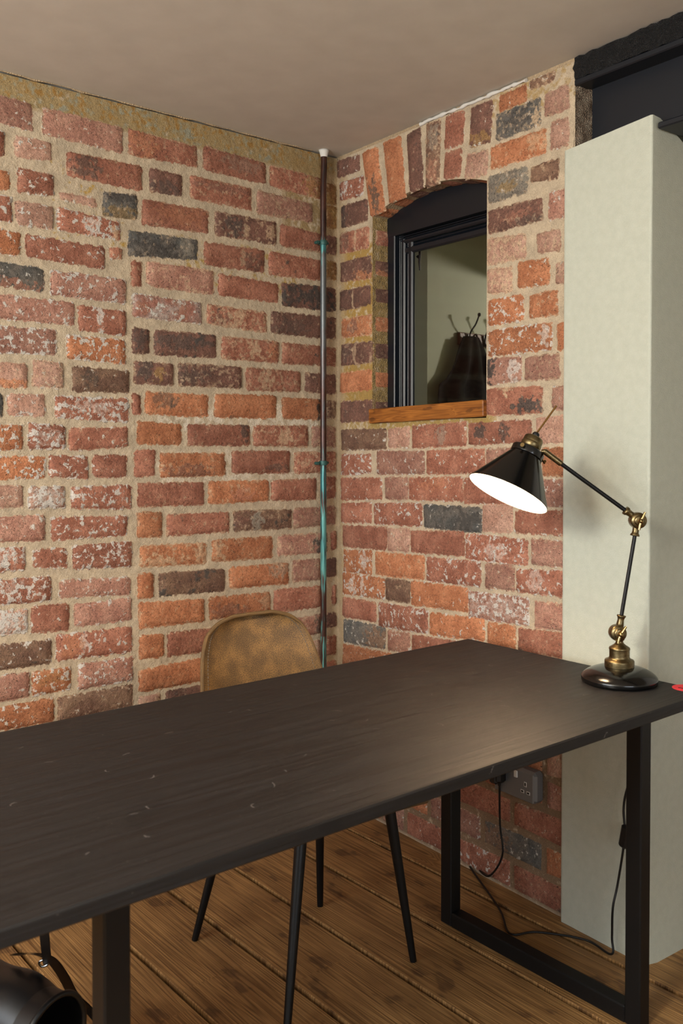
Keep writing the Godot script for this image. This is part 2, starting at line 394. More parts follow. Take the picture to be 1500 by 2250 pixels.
# marks on single bricks: brick, centre and half size across and down (parts of the brick), colour code, strength
const LEFT_MARKS := [
	[2, 0.2, 0.5, 0.25, 0.5, "o", 0.5], [3, 0.6, 0.4, 0.3, 0.4, "g", 0.3], [4, 0.85, 0.5, 0.2, 0.6, "y", 0.6], [8, 0.25, 0.5, 0.2, 0.45, "s", 0.5], [9, 0.5, 0.75, 0.5, 0.3, "s", 0.45], [10, 0.5, 0.3, 0.5, 0.2, "d", 0.6], [16, 0.5, 0.9, 0.5, 0.4, "y", 0.55], [16, 0.5, 0.1, 0.6, 0.3, "s", 0.7], [17, 0.6, 0.4, 0.4, 0.5, "o", 0.4], [18, 0.3, 0.5, 0.17, 0.45, "s", 0.6], [18, 0.68, 0.5, 0.14, 0.45, "d", 0.8], [18, 0.5, 0.5, 0.05, 0.5, "f", 0.6], [18, 0.9, 0.5, 0.08, 0.5, "f", 0.6],
	[22, 0.4, 0.5, 0.4, 0.4, "d", 0.2], [23, 0.55, 0.5, 0.14, 0.5, "w", 0.75], [23, 0.9, 0.6, 0.1, 0.5, "f", 0.7], [27, 0.4, 0.6, 0.45, 0.4, "s", 0.6], [27, 0.85, 0.4, 0.15, 0.5, "g", 0.6], [28, 0.8, 0.6, 0.2, 0.4, "s", 0.35], [28, 0.62, 0.5, 0.05, 0.5, "f", 0.5], [31, 0.6, 0.85, 0.4, 0.25, "r", 0.8], [36, 0.2, 0.5, 0.12, 0.45, "s", 0.6], [36, 0.6, 0.5, 0.35, 0.4, "s", 0.75],
	[38, 0.45, 0.4, 0.07, 0.6, "w", 0.9], [39, 0.15, 0.6, 0.12, 0.3, "r", 0.8], [39, 0.7, 0.5, 0.12, 0.5, "r", 0.6], [40, 0.22, 0.7, 0.18, 0.35, "d", 0.9], [40, 0.75, 0.7, 0.1, 0.35, "r", 0.9], [40, 0.5, 0.5, 0.15, 0.5, "f", 0.6], [41, 0.3, 0.6, 0.25, 0.4, "s", 0.35], [44, 0.5, 0.4, 0.4, 0.4, "s", 0.5], [45, 0.4, 0.4, 0.5, 0.3, "s", 0.5], [46, 0.35, 0.5, 0.1, 0.5, "r", 0.7], [46, 0.55, 0.5, 0.1, 0.5, "f", 0.7], [46, 0.88, 0.5, 0.1, 0.5, "o", 0.5],
	[48, 0.7, 0.85, 0.5, 0.22, "o", 0.8], [50, 0.3, 0.45, 0.15, 0.35, "s", 0.45], [51, 0.3, 0.4, 0.2, 0.5, "s", 0.55], [51, 0.6, 0.55, 0.15, 0.35, "y", 0.7], [52, 0.85, 0.5, 0.13, 0.5, "d", 0.9], [52, 0.2, 0.5, 0.25, 0.5, "s", 0.4], [53, 0.12, 0.5, 0.1, 0.5, "r", 0.8], [53, 0.38, 0.5, 0.13, 0.5, "f", 0.65], [53, 0.8, 0.6, 0.2, 0.4, "r", 0.8], [57, 0.5, 0.45, 0.3, 0.3, "w", 0.5], [59, 0.3, 0.3, 0.2, 0.4, "s", 0.4], [61, 0.8, 0.6, 0.08, 0.4, "o", 0.6], [61, 0.95, 0.5, 0.06, 0.6, "s", 0.8],
	[64, 0.55, 0.5, 0.4, 0.35, "w", 0.4], [67, 0.92, 0.4, 0.08, 0.5, "s", 0.6], [68, 0.55, 0.5, 0.14, 0.6, "f", 0.7], [74, 0.45, 0.75, 0.4, 0.3, "d", 0.6], [75, 0.75, 0.7, 0.2, 0.2, "s", 0.4], [78, 0.5, 0.5, 0.45, 0.5, "w", 0.5], [81, 0.55, 0.6, 0.2, 0.35, "r", 0.6], [88, 0.15, 0.5, 0.15, 0.5, "d", 0.8], [88, 0.4, 0.5, 0.12, 0.5, "g", 0.8], [90, 0.5, 0.5, 0.45, 0.45, "w", 0.5], [93, 0.25, 0.75, 0.3, 0.3, "f", 0.6], [93, 0.9, 0.5, 0.1, 0.6, "f", 0.6], [94, 0.1, 0.5, 0.12, 0.5, "f", 0.6], [95, 0.9, 0.5, 0.22, 0.5, "s", 0.85], [97, 0.35, 0.3, 0.3, 0.3, "w", 0.4],
	[101, 0.85, 0.3, 0.2, 0.4, "g", 0.5], [104, 0.5, 0.5, 0.5, 0.5, "w", 0.6], [108, 0.3, 0.7, 0.3, 0.35, "d", 0.5], [108, 0.9, 0.4, 0.1, 0.5, "f", 0.5], [112, 0.35, 0.4, 0.06, 0.4, "w", 0.7], [112, 0.2, 0.5, 0.15, 0.5, "o", 0.5], [116, 0.5, 0.5, 0.3, 0.5, "r", 0.5], [116, 0.9, 0.5, 0.15, 0.5, "s", 0.5], [119, 0.5, 0.4, 0.35, 0.3, "y", 0.3],
]
const RIGHT_MARKS := [
	[1, 0.3, 0.4, 0.1, 0.4, "w", 0.6], [2, 0.1, 0.5, 0.15, 0.6, "s", 0.5], [3, 0.55, 0.5, 0.04, 0.6, "f", 0.7], [3, 0.15, 0.4, 0.2, 0.5, "s", 0.35], [4, 0.7, 0.85, 0.35, 0.25, "o", 0.8], [5, 0.45, 0.5, 0.03, 0.6, "f", 0.8], [6, 0.4, 0.5, 0.2, 0.4, "d", 0.7], [6, 0.75, 0.75, 0.15, 0.25, "o", 0.8], [7, 0.2, 0.4, 0.2, 0.4, "s", 0.35], [7, 0.45, 0.5, 0.08, 0.5, "f", 0.6], [12, 0.55, 0.5, 0.1, 0.4, "g", 0.5], [13, 0.2, 0.45, 0.1, 0.35, "s", 0.7], [13, 0.6, 0.45, 0.1, 0.35, "s", 0.6], [22, 0.5, 0.3, 0.3, 0.3, "o", 0.3],
	[33, 0.5, 0.6, 0.2, 0.4, "w", 0.5], [35, 0.75, 0.45, 0.15, 0.45, "w", 0.7], [39, 0.4, 0.5, 0.15, 0.5, "w", 0.5], [40, 0.25, 0.5, 0.1, 0.5, "w", 0.7], [40, 0.5, 0.45, 0.05, 0.5, "w", 0.7], [43, 0.5, 0.5, 0.5, 0.4, "w", 0.35], [50, 0.8, 0.6, 0.3, 0.5, "b", 0.8], [60, 0.3, 0.5, 0.3, 0.5, "o", 0.4], [62, 0.55, 0.5, 0.35, 0.35, "s", 0.6], [62, 0.9, 0.7, 0.12, 0.4, "f", 0.8], [63, 0.5, 0.3, 0.5, 0.3, "m", 0.5], [64, 0.2, 0.6, 0.3, 0.5, "o", 0.4], [64, 0.85, 0.4, 0.2, 0.5, "f", 0.5], [66, 0.5, 0.6, 0.3, 0.2, "y", 0.6],
	[67, 0.25, 0.5, 0.25, 0.5, "b", 0.7], [68, 0.6, 0.6, 0.3, 0.3, "r", 0.5], [68, 0.75, 0.8, 0.25, 0.2, "s", 0.5], [77, 0.9, 0.4, 0.08, 0.5, "w", 0.7], [79, 0.12, 0.4, 0.14, 0.5, "s", 0.9], [79, 0.8, 0.5, 0.2, 0.5, "w", 0.8], [81, 0.75, 0.7, 0.25, 0.3, "s", 0.85], [81, 0.38, 0.1, 0.05, 0.3, "f", 0.9],
	[83, 0.5, 0.75, 0.3, 0.3, "s", 0.6], [86, 0.5, 0.25, 0.4, 0.25, "g", 0.5], [86, 0.5, 0.8, 0.4, 0.25, "r", 0.5], [89, 0.4, 0.85, 0.5, 0.2, "y", 0.7],
]
const CLAY := {
	"r": [Color(0.615, 0.42, 0.34), Color(0.53, 0.342, 0.272)], "o": [Color(0.675, 0.455, 0.325), Color(0.595, 0.382, 0.265)], "m": [Color(0.63, 0.475, 0.405), Color(0.56, 0.40, 0.34)],
	"p": [Color(0.68, 0.54, 0.465), Color(0.605, 0.46, 0.39)], "d": [Color(0.46, 0.33, 0.28), Color(0.385, 0.28, 0.24)], "k": [Color(0.33, 0.325, 0.31), Color(0.42, 0.39, 0.355)],
	"b": [Color(0.49, 0.385, 0.31), Color(0.41, 0.305, 0.25)], "y": [Color(0.56, 0.44, 0.27), Color(0.49, 0.345, 0.22)], "g": [Color(0.55, 0.52, 0.465), Color(0.47, 0.435, 0.39)],
	"w": [Color(0.66, 0.58, 0.54), Color(0.60, 0.41, 0.35)], "s": [Color(0.27, 0.25, 0.235), Color(0.30, 0.27, 0.25)], "f": [Color(0.71, 0.61, 0.49), Color(0.68, 0.57, 0.46)],
}
const PER_M := 700.0
var nz1: PackedByteArray
var nz2: PackedByteArray
var nz3: PackedByteArray
var nz4: PackedByteArray

class Picture:
	var w: int
	var h: int
	var top: float
	var rgb := PackedByteArray()
	var hgt := PackedByteArray()

func make_noise() -> void:
	nz1 = noise_image(FastNoiseLite.TYPE_SIMPLEX_SMOOTH, 0.016, 3, 11).get_data()
	nz2 = noise_image(FastNoiseLite.TYPE_SIMPLEX_SMOOTH, 0.055, 4, 12).get_data()
	nz3 = noise_image(FastNoiseLite.TYPE_SIMPLEX, 0.28, 2, 13).get_data()
	nz4 = noise_image(FastNoiseLite.TYPE_SIMPLEX_SMOOTH, 0.075, 5, 14, 512, 512, 14.0).get_data()

# bare mortar over the whole picture of a wall; patches: [a0, a1, b0, b1, colour, how much, harder]
func mortar_picture(wide: float, high: float, patches: Array) -> Picture:
	var p := Picture.new()
	p.w = int(ceil(wide * PER_M))
	p.h = int(ceil(high * PER_M))
	p.top = high
	p.rgb.resize(p.w * p.h * 3)
	p.hgt.resize(p.w * p.h)
	var base := Color(0.675, 0.612, 0.518)
	var k := 0
	for y in p.h:
		var r1 := (y & 511) * 512
		for x in p.w:
			var at := r1 + (x & 511)
			var n1 := nz1[at]
			var n3 := nz3[at]
			var s := 0.80 + n3 * 0.0008 + n1 * 0.0006 + nz2[at] * 0.0004
			p.rgb[k * 3] = int(minf(base.r * s, 1.0) * 255.0)
			p.rgb[k * 3 + 1] = int(minf(base.g * s, 1.0) * 255.0)
			p.rgb[k * 3 + 2] = int(minf(base.b * s, 1.0) * 255.0)
			p.hgt[k] = clampi(70 + (n3 >> 3) + (nz2[at] >> 2), 0, 255)
			k += 1
	for q in patches:
		var c: Color = q[4]
		var x0 := clampi(int(q[0] * PER_M), 0, p.w)
		var x1 := clampi(int(q[1] * PER_M), 0, p.w)
		var y0 := clampi(int((high - q[3]) * PER_M), 0, p.h)
		var y1 := clampi(int((high - q[2]) * PER_M), 0, p.h)
		var thr: float = q[5]
		var sh: int = q[6]
		for y in range(y0, y1):
			for x in range(x0, x1):
				var e := minf(1.0, minf(minf(x - x0, x1 - x) / 30.0 + 0.3, minf(y - y0, y1 - y) / 12.0 + 0.2))
				var at := ((y + sh) & 511) * 512 + ((x + sh * 3) & 511)
				var m := clampf((nz2[at] * 0.6 + nz1[at] * 0.4 - thr) / 55.0, 0.0, 0.85) * e
				if m > 0.0:
					var s := 0.82 + nz3[at] * 0.0014
					k = (y * p.w + x) * 3
					p.rgb[k] = int(lerpf(p.rgb[k], c.r * s * 255.0, m))
					p.rgb[k + 1] = int(lerpf(p.rgb[k + 1], c.g * s * 255.0, m))
					p.rgb[k + 2] = int(lerpf(p.rgb[k + 2], c.b * s * 255.0, m))
	return p

# one brick into the picture of its wall; q: top left, top right, bottom right, bottom left in wall metres
func paint_brick(p: Picture, q: Array, clay: String, white: int, film: int, soot: int, marks: Array, sd: int) -> void:
	var tl: Vector2 = q[0]
	var tr: Vector2 = q[1]
	var br: Vector2 = q[2]
	var bl: Vector2 = q[3]
	var long := ((tr + br) - (tl + bl)).length() * 0.5
	var high := ((tl + tr) - (bl + br)).length() * 0.5
	var x0 := maxi(int(minf(minf(tl.x, bl.x), minf(tr.x, br.x)) * PER_M) - 3, 0)
	var x1 := mini(int(maxf(maxf(tl.x, bl.x), maxf(tr.x, br.x)) * PER_M) + 4, p.w)
	var y0 := maxi(int((p.top - maxf(tl.y, tr.y)) * PER_M) - 3, 0)
	var y1 := mini(int((p.top - minf(bl.y, br.y)) * PER_M) + 4, p.h)
	var c0: Color = CLAY[clay][0]
	var c1: Color = CLAY[clay][1]
	var tone := 0.93 + 0.14 * float((sd * 7919) % 97) / 97.0
	var ox := (sd * 131) & 511
	var oy := (sd * 277) & 511
	var tw := 198.0 - white * 9.0
	var tf := 180.0 - maxi(film, 1) * 10.0
	var ts := 215.0 - soot * 11.0
	for y in range(y0, y1):
		var b := p.top - y / PER_M
		for x in range(x0, x1):
			var a := x / PER_M
			var vv := 0.5
			var u := 0.5
			for pass_ in 2:
				var xl := lerpf(tl.x, bl.x, vv)
				u = (a - xl) / (lerpf(tr.x, br.x, vv) - xl)
				var yt := lerpf(tl.y, tr.y, u)
				vv = (yt - b) / (yt - lerpf(bl.y, br.y, u))
			var du := minf(u, 1.0 - u) * long
			var dv := minf(vv, 1.0 - vv) * high
			var dist := minf(du, dv)
			if dist < -0.003:
				continue
			if du < 0.010 and dv < 0.010:
				dist = 0.010 - sqrt((0.010 - du) * (0.010 - du) + (0.010 - dv) * (0.010 - dv))
			var at := ((y + oy) & 511) * 512 + ((x + ox) & 511)
			var at2 := ((y * 2 + ox) & 511) * 512 + ((x * 2 + oy) & 511)
			var at3 := ((y + ox) & 511) * 512 + ((x + oy) & 511)
			var n1 := float(nz1[at])
			var n2 := float(nz2[at])
			var n3 := float(nz3[at])
			var n4 := float(nz4[at3])
			var mask := clampf((dist + (n2 - 128.0) * 0.000034 + (n4 - 128.0) * 0.00004 + 0.0012) / 0.0020, 0.0, 1.0)
			if mask <= 0.0:
				continue
			var w := clampf((n1 - 60.0) / 130.0, 0.0, 1.0)
			var s := tone * (0.73 + n3 * 0.0011 + float(nz2[at2]) * 0.0010)
			var cr := lerpf(c0.r, c1.r, w) * s
			var cg := lerpf(c0.g, c1.g, w) * s
			var cb := lerpf(c0.b, c1.b, w) * s
			var hh := 138.0 + (n2 - 128.0) * 0.22 + (n3 - 128.0) * 0.10
			# soot and burnt clay
			if soot > 0:
				var m1 := clampf((float(nz1[at3]) * 0.6 + n2 * 0.4 - ts) / 40.0 + 0.25, 0.0, 0.8)
				cr = lerpf(cr, 0.27, m1)
				cg = lerpf(cg, 0.255, m1)
				cb = lerpf(cb, 0.24, m1)
			for mk in marks:
				var ex: float = (u - mk[1]) / mk[3]
				var ey: float = (vv - mk[2]) / mk[4]
				var ee: float = 1.0 - (ex * ex + ey * ey) + (n2 - 128.0) * 0.011 + (n4 - 128.0) * 0.005
				if ee > 0.0:
					var mc: Color = CLAY[mk[5]][0] if mk[5] != "w" else Color(0.74, 0.70, 0.66)
					var me: float = minf(ee * 2.2, 1.0) * mk[6]
					cr = lerpf(cr, mc.r * s, me)
					cg = lerpf(cg, mc.g * s, me)
					cb = lerpf(cb, mc.b * s, me)
			# mortar film rubbed over the face, thicker towards the edges
			if true:
				var m2 := clampf((float(nz1[at2]) * 0.35 + n4 * 0.65 + maxf(0.0, 0.010 - dist) * 3500.0 - tf) / 70.0, 0.0, 0.72)
				cr = lerpf(cr, 0.70 * s, m2)
				cg = lerpf(cg, 0.605 * s, m2)
				cb = lerpf(cb, 0.49 * s, m2)
			# flakes of old white paint
			if white > 0:
				var m3 := clampf((n4 * 0.58 + float(nz1[at2]) * 0.42 + maxf(0.0, 0.008 - dist) * 2200.0 + (n3 - 128.0) * 0.10 - tw) / 10.0, 0.0, 1.0) * 0.9
				if m3 > 0.0:
					var wt := 0.66 + n3 * 0.0006
					cr = lerpf(cr, wt, m3)
					cg = lerpf(cg, wt * 0.975, m3)
					cb = lerpf(cb, wt * 0.93, m3)
					hh += 22.0 * m3
			# pits
			var pit := float(nz3[at2]) + float(nz4[at2]) * 0.5
			if pit > 292.0:
				var m4 := minf((pit - 292.0) / 24.0, 0.7)
				cr *= 1.0 - m4
				cg *= 1.0 - m4
				cb *= 1.0 - m4
				hh -= 60.0 * m4
			var k := y * p.w + x
			p.hgt[k] = clampi(int(lerpf(p.hgt[k], hh, mask)), 0, 255)
			k *= 3
			p.rgb[k] = clampi(int(lerpf(p.rgb[k], cr * 255.0, mask)), 0, 255)
			p.rgb[k + 1] = clampi(int(lerpf(p.rgb[k + 1], cg * 255.0, mask)), 0, 255)
			p.rgb[k + 2] = clampi(int(lerpf(p.rgb[k + 2], cb * 255.0, mask)), 0, 255)

func uv_of(p: Picture, a: float, b: float) -> Vector2:
	return Vector2(a * PER_M / p.w, (p.top - b) * PER_M / p.h)

# the body of one brick: a rounded, slightly uneven face that stands proud of the mortar. src: the brick whose face it wears in the picture
func brick_into(mb: MB, side: int, p: Picture, q: Array, src: Array, sd: int) -> void:
	var long: float = ((q[1] + q[2]) - (q[0] + q[3])).length() * 0.5
	var high: float = ((q[0] + q[1]) - (q[3] + q[2])).length() * 0.5
	var nu := clampi(int(round(long / 0.022)), 2, 11)
	var nv := clampi(int(round(high / 0.020)), 2, 7)
	var us := [0.0]
	var eu := minf(0.005 / maxf(long, 0.01), 0.2)
	for i in nu + 1:
		us.append(lerpf(eu, 1.0 - eu, float(i) / nu))
	us.append(1.0)
	var vs := [0.0]
	var ev := minf(0.005 / maxf(high, 0.01), 0.2)
	for j in nv + 1:
		vs.append(lerpf(ev, 1.0 - ev, float(j) / nv))
	vs.append(1.0)
	var r := RandomNumberGenerator.new()
	r.seed = 977 + sd * 31 + side * 7
	var proud := r.randf_range(0.003, 0.0065)
	var tilt_u := r.randf_range(-0.0025, 0.0025)
	var tilt_v := r.randf_range(-0.0015, 0.0015)
	var pts := PackedVector3Array()
	var uvs := PackedVector2Array()
	for j in vs.size():
		for i in us.size():
			var u: float = us[i]
			var v: float = vs[j]
			var edge: bool = i == 0 or j == 0 or i == us.size() - 1 or j == vs.size() - 1
			var near: bool = i == 1 or j == 1 or i == us.size() - 2 or j == vs.size() - 2
			var ab: Vector2 = q[0].lerp(q[1], u).lerp(q[3].lerp(q[2], u), v)
			var st: Vector2 = src[0].lerp(src[1], u).lerp(src[3].lerp(src[2], u), v)
			var d := proud + tilt_u * (u - 0.5) * 2.0 + tilt_v * (v - 0.5) * 2.0 + r.randf_range(-0.0007, 0.0007)
			if edge:
				d = -0.006
			elif near:
				d = d * 0.72
				ab += Vector2(r.randf_range(-0.0018, 0.0018), r.randf_range(-0.0018, 0.0018))
			pts.append(wp(side, ab.x, ab.y, d))
			uvs.append(uv_of(p, st.x, st.y))
	mb.grid(us.size() - 1, vs.size() - 1, pts, uvs, Vector3(0, 0, 1) if side == 0 else nr)

func wall_bricks(side: int, p: Picture, list: Array, marks: Array) -> Array:
	var quads := []
	for n in list.size():
		var e: Array = list[n]
		var q: Array
		var o := 6
		if e.size() > 10:
			q = [on_wall(side, e[0], e[1]), on_wall(side, e[2], e[3]), on_wall(side, e[4], e[5]), on_wall(side, e[6], e[7])]
			o = 8
		else:
			q = [on_wall(side, e[0], e[1]), on_wall(side, e[3], e[4]), on_wall(side, e[3], e[5]), on_wall(side, e[0], e[2])]
		var sx: float = signf(q[1].x - q[0].x) * 0.002
		q = [q[0] + Vector2(-sx, 0.002), q[1] + Vector2(sx, 0.002), q[2] + Vector2(sx, -0.002), q[3] + Vector2(-sx, -0.002)]
		var mine := []
		for m in marks:
			if m[0] == n:
				mine.append(m)
		paint_brick(p, q, e[o], e[o + 1], e[o + 2], e[o + 3], mine, n + 5 + side * 400)
		quads.append(q)
	return quads

# rows of bricks laid by rule where the photograph does not show them: [a0, a1, b low, b high]
func laid_rows(rows: Array, r: RandomNumberGenerator) -> Array:
	var out := []
	for w in rows:
		var a: float = w[0]
		while a < w[1] - 0.03:
			var l := minf(0.228 if r.randf() < 0.68 else 0.108, w[1] - a)
			if w[1] - a - l < 0.05:
				l = w[1] - a
			var j := r.randf_range(-0.003, 0.003)
			out.append([Vector2(a + l, w[3] + j), Vector2(a, w[3] - j), Vector2(a, w[2] + j), Vector2(a + l, w[2] - j)])
			a += l + 0.014
	return out

func picture_material(p: Picture) -> StandardMaterial3D:
	var m := mat(Color.WHITE, 0.88, 0.0, 0.35)
	m.albedo_texture = tex(Image.create_from_data(p.w, p.h, false, Image.FORMAT_RGB8, p.rgb))
	m.heightmap_enabled = true
	m.heightmap_scale = 0.85
	m.heightmap_texture = tex(Image.create_from_data(p.w, p.h, false, Image.FORMAT_L8, p.hgt))
	m.texture_repeat = false
	return m

func nearest_source(q: Array, quads: Array, r: RandomNumberGenerator) -> Array:
	var long: float = absf(q[1].x - q[0].x)
	var best := []
	var score := 1e9
	for k in 14:
		var c: Array = quads[r.randi() % quads.size()]
		var s := absf(absf(c[1].x - c[0].x) - long) + r.randf() * 0.02
		var lo := minf(c[0].x, c[1].x)
		if s < score and lo > 0.0:
			score = s
			best = c
	return best

# a mortar face: strips across the wall; bottom and top of each strip come from a function of a
func mortar_strip(mb: MB, side: int, p: Picture, a0: float, a1: float, low: Callable, high: Callable, na: int, nb: int) -> void:
	var pts := PackedVector3Array()
	var uvs := PackedVector2Array()
	var r := RandomNumberGenerator.new()
	r.seed = int(a0 * 1000.0) + 17 + side
	for j in nb + 1:
		for i in na + 1:
			var a := lerpf(a0, a1, float(i) / na)
			var b := lerpf(low.call(a), high.call(a), float(j) / nb)
			var inner := i > 0 and i < na and j > 0 and j < nb
			pts.append(wp(side, a, b, r.randf_range(-0.0022, 0.0012) if inner else 0.0))
			uvs.append(uv_of(p, a, b))
	mb.grid(na, nb, pts, uvs, Vector3(0, 0, 1) if side == 0 else nr)

func back_slab(mb: MB, side: int, a0: float, a1: float, b0: float, b1: float, d0: float, d1: float) -> void:
	var c := (wp(side, a0, b0, d0) + wp(side, a1, b1, d1)) * 0.5
	var bas := Basis() if side == 0 else Basis(nr, Vector3.UP, nr.cross(Vector3.UP))
	var size := Vector3(absf(a1 - a0), b1 - b0, absf(d1 - d0)) if side == 0 else Vector3(absf(d1 - d0), b1 - b0, absf(a1 - a0))
	mb.box(c, size, 0.001, bas)

const WIN_A0 := 0.207
const WIN_A1 := 0.758
const WIN_B0 := 1.395
func arch(a: float) -> float:
	var s := (a - 0.483) / 0.276
	return 2.104 + 0.048 * (1.0 - s * s)

func build_left_wall() -> void:
	var top := 2.372
	var p := mortar_picture(1.27, top, [
		[0.0, 1.27, 2.272, 2.372, Color(0.56, 0.475, 0.32), 40.0, 40], [0.0, 1.27, 2.28, 2.372, Color(0.545, 0.545, 0.48), 132.0, 170], [0.0, 1.27, 2.285, 2.372, Color(0.58, 0.43, 0.22), 140.0, 300],
		[0.05, 0.75, 1.35, 1.47, Color(0.80, 0.755, 0.68), 105.0, 77], [0.05, 0.75, 1.16, 1.30, Color(0.79, 0.74, 0.66), 112.0, 210], [0.10, 0.75, 1.83, 1.99, Color(0.62, 0.51, 0.28), 140.0, 130], [0.0, 0.25, 2.0, 2.35, Color(0.56, 0.47, 0.32), 90.0, 95], [0.8, 1.1, 1.9, 2.15, Color(0.64, 0.50, 0.22), 158.0, 20], [0.0, 0.06, 0.3, 2.3, Color(0.66, 0.57, 0.44), 60.0, 410],
	])
	var quads := wall_bricks(0, p, LEFT_BRICKS, LEFT_MARKS)
	var m := picture_material(p)
	var mb := MB.new()
	mortar_strip(mb, 0, p, 0.0, 1.265, func(_a): return -0.01, func(_a): return 2.356, 50, 92)
	var w := structure("wall_left", mb, m, "old bare red brick wall with lime mortar behind the desk and chair", "wall")
	var core := MB.new()
	back_slab(core, 0, -0.3, 4.5, -0.02, 2.45, -0.02, -0.24)
	back_slab(core, 0, 1.264, 4.5, -0.02, 2.356, -0.001, -0.03)
	part("mortar_core", core, M.mortar, w)
	for n in quads.size():
		var b := MB.new()
		brick_into(b, 0, p, quads[n], quads[n], n)
		part("brick", b, m, w)
	# rows beyond the frame and behind the desk
	var r := RandomNumberGenerator.new()
	r.seed = 5
	var near := []
	var far := []
	for row in [[0, 6], [6, 13], [13, 20], [21, 24], [24, 27], [31, 33], [37, 39], [42, 44], [48, 51], [55, 58], [63, 66], [70, 73], [77, 80], [84, 86], [90, 93], [97, 99], [104, 107], [111, 113], [118, 121], [125, 127]]:
		var q: Array = quads[row[0]]
		var a0: float = maxf(q[0].x, q[1].x) + 0.014
		near.append([a0, 1.75, q[3].y, q[0].y])
		far.append([1.765, 3.0, q[3].y, q[0].y])
	var last: float = quads[125][3].y - 0.016
	var inner: float = quads[129][3].y - 0.016
	while last > 0.07:
		near.append([0.02, 1.30, last - 0.078, last])
		far.append([1.315, 3.0, last - 0.078, last])
		last -= 0.094
	for q in laid_rows(near, r):
		var b2 := MB.new()
		brick_into(b2, 0, p, q, nearest_source(q, quads, r), r.randi() % 9999)
		part("brick", b2, m, w)
	var rest := MB.new()
	for q in laid_rows(far, r):
		brick_into(rest, 0, p, q, nearest_source(q, quads, r), r.randi() % 9999)
	part("bricks_beyond", rest, m, w).set_meta("kind", "stuff")

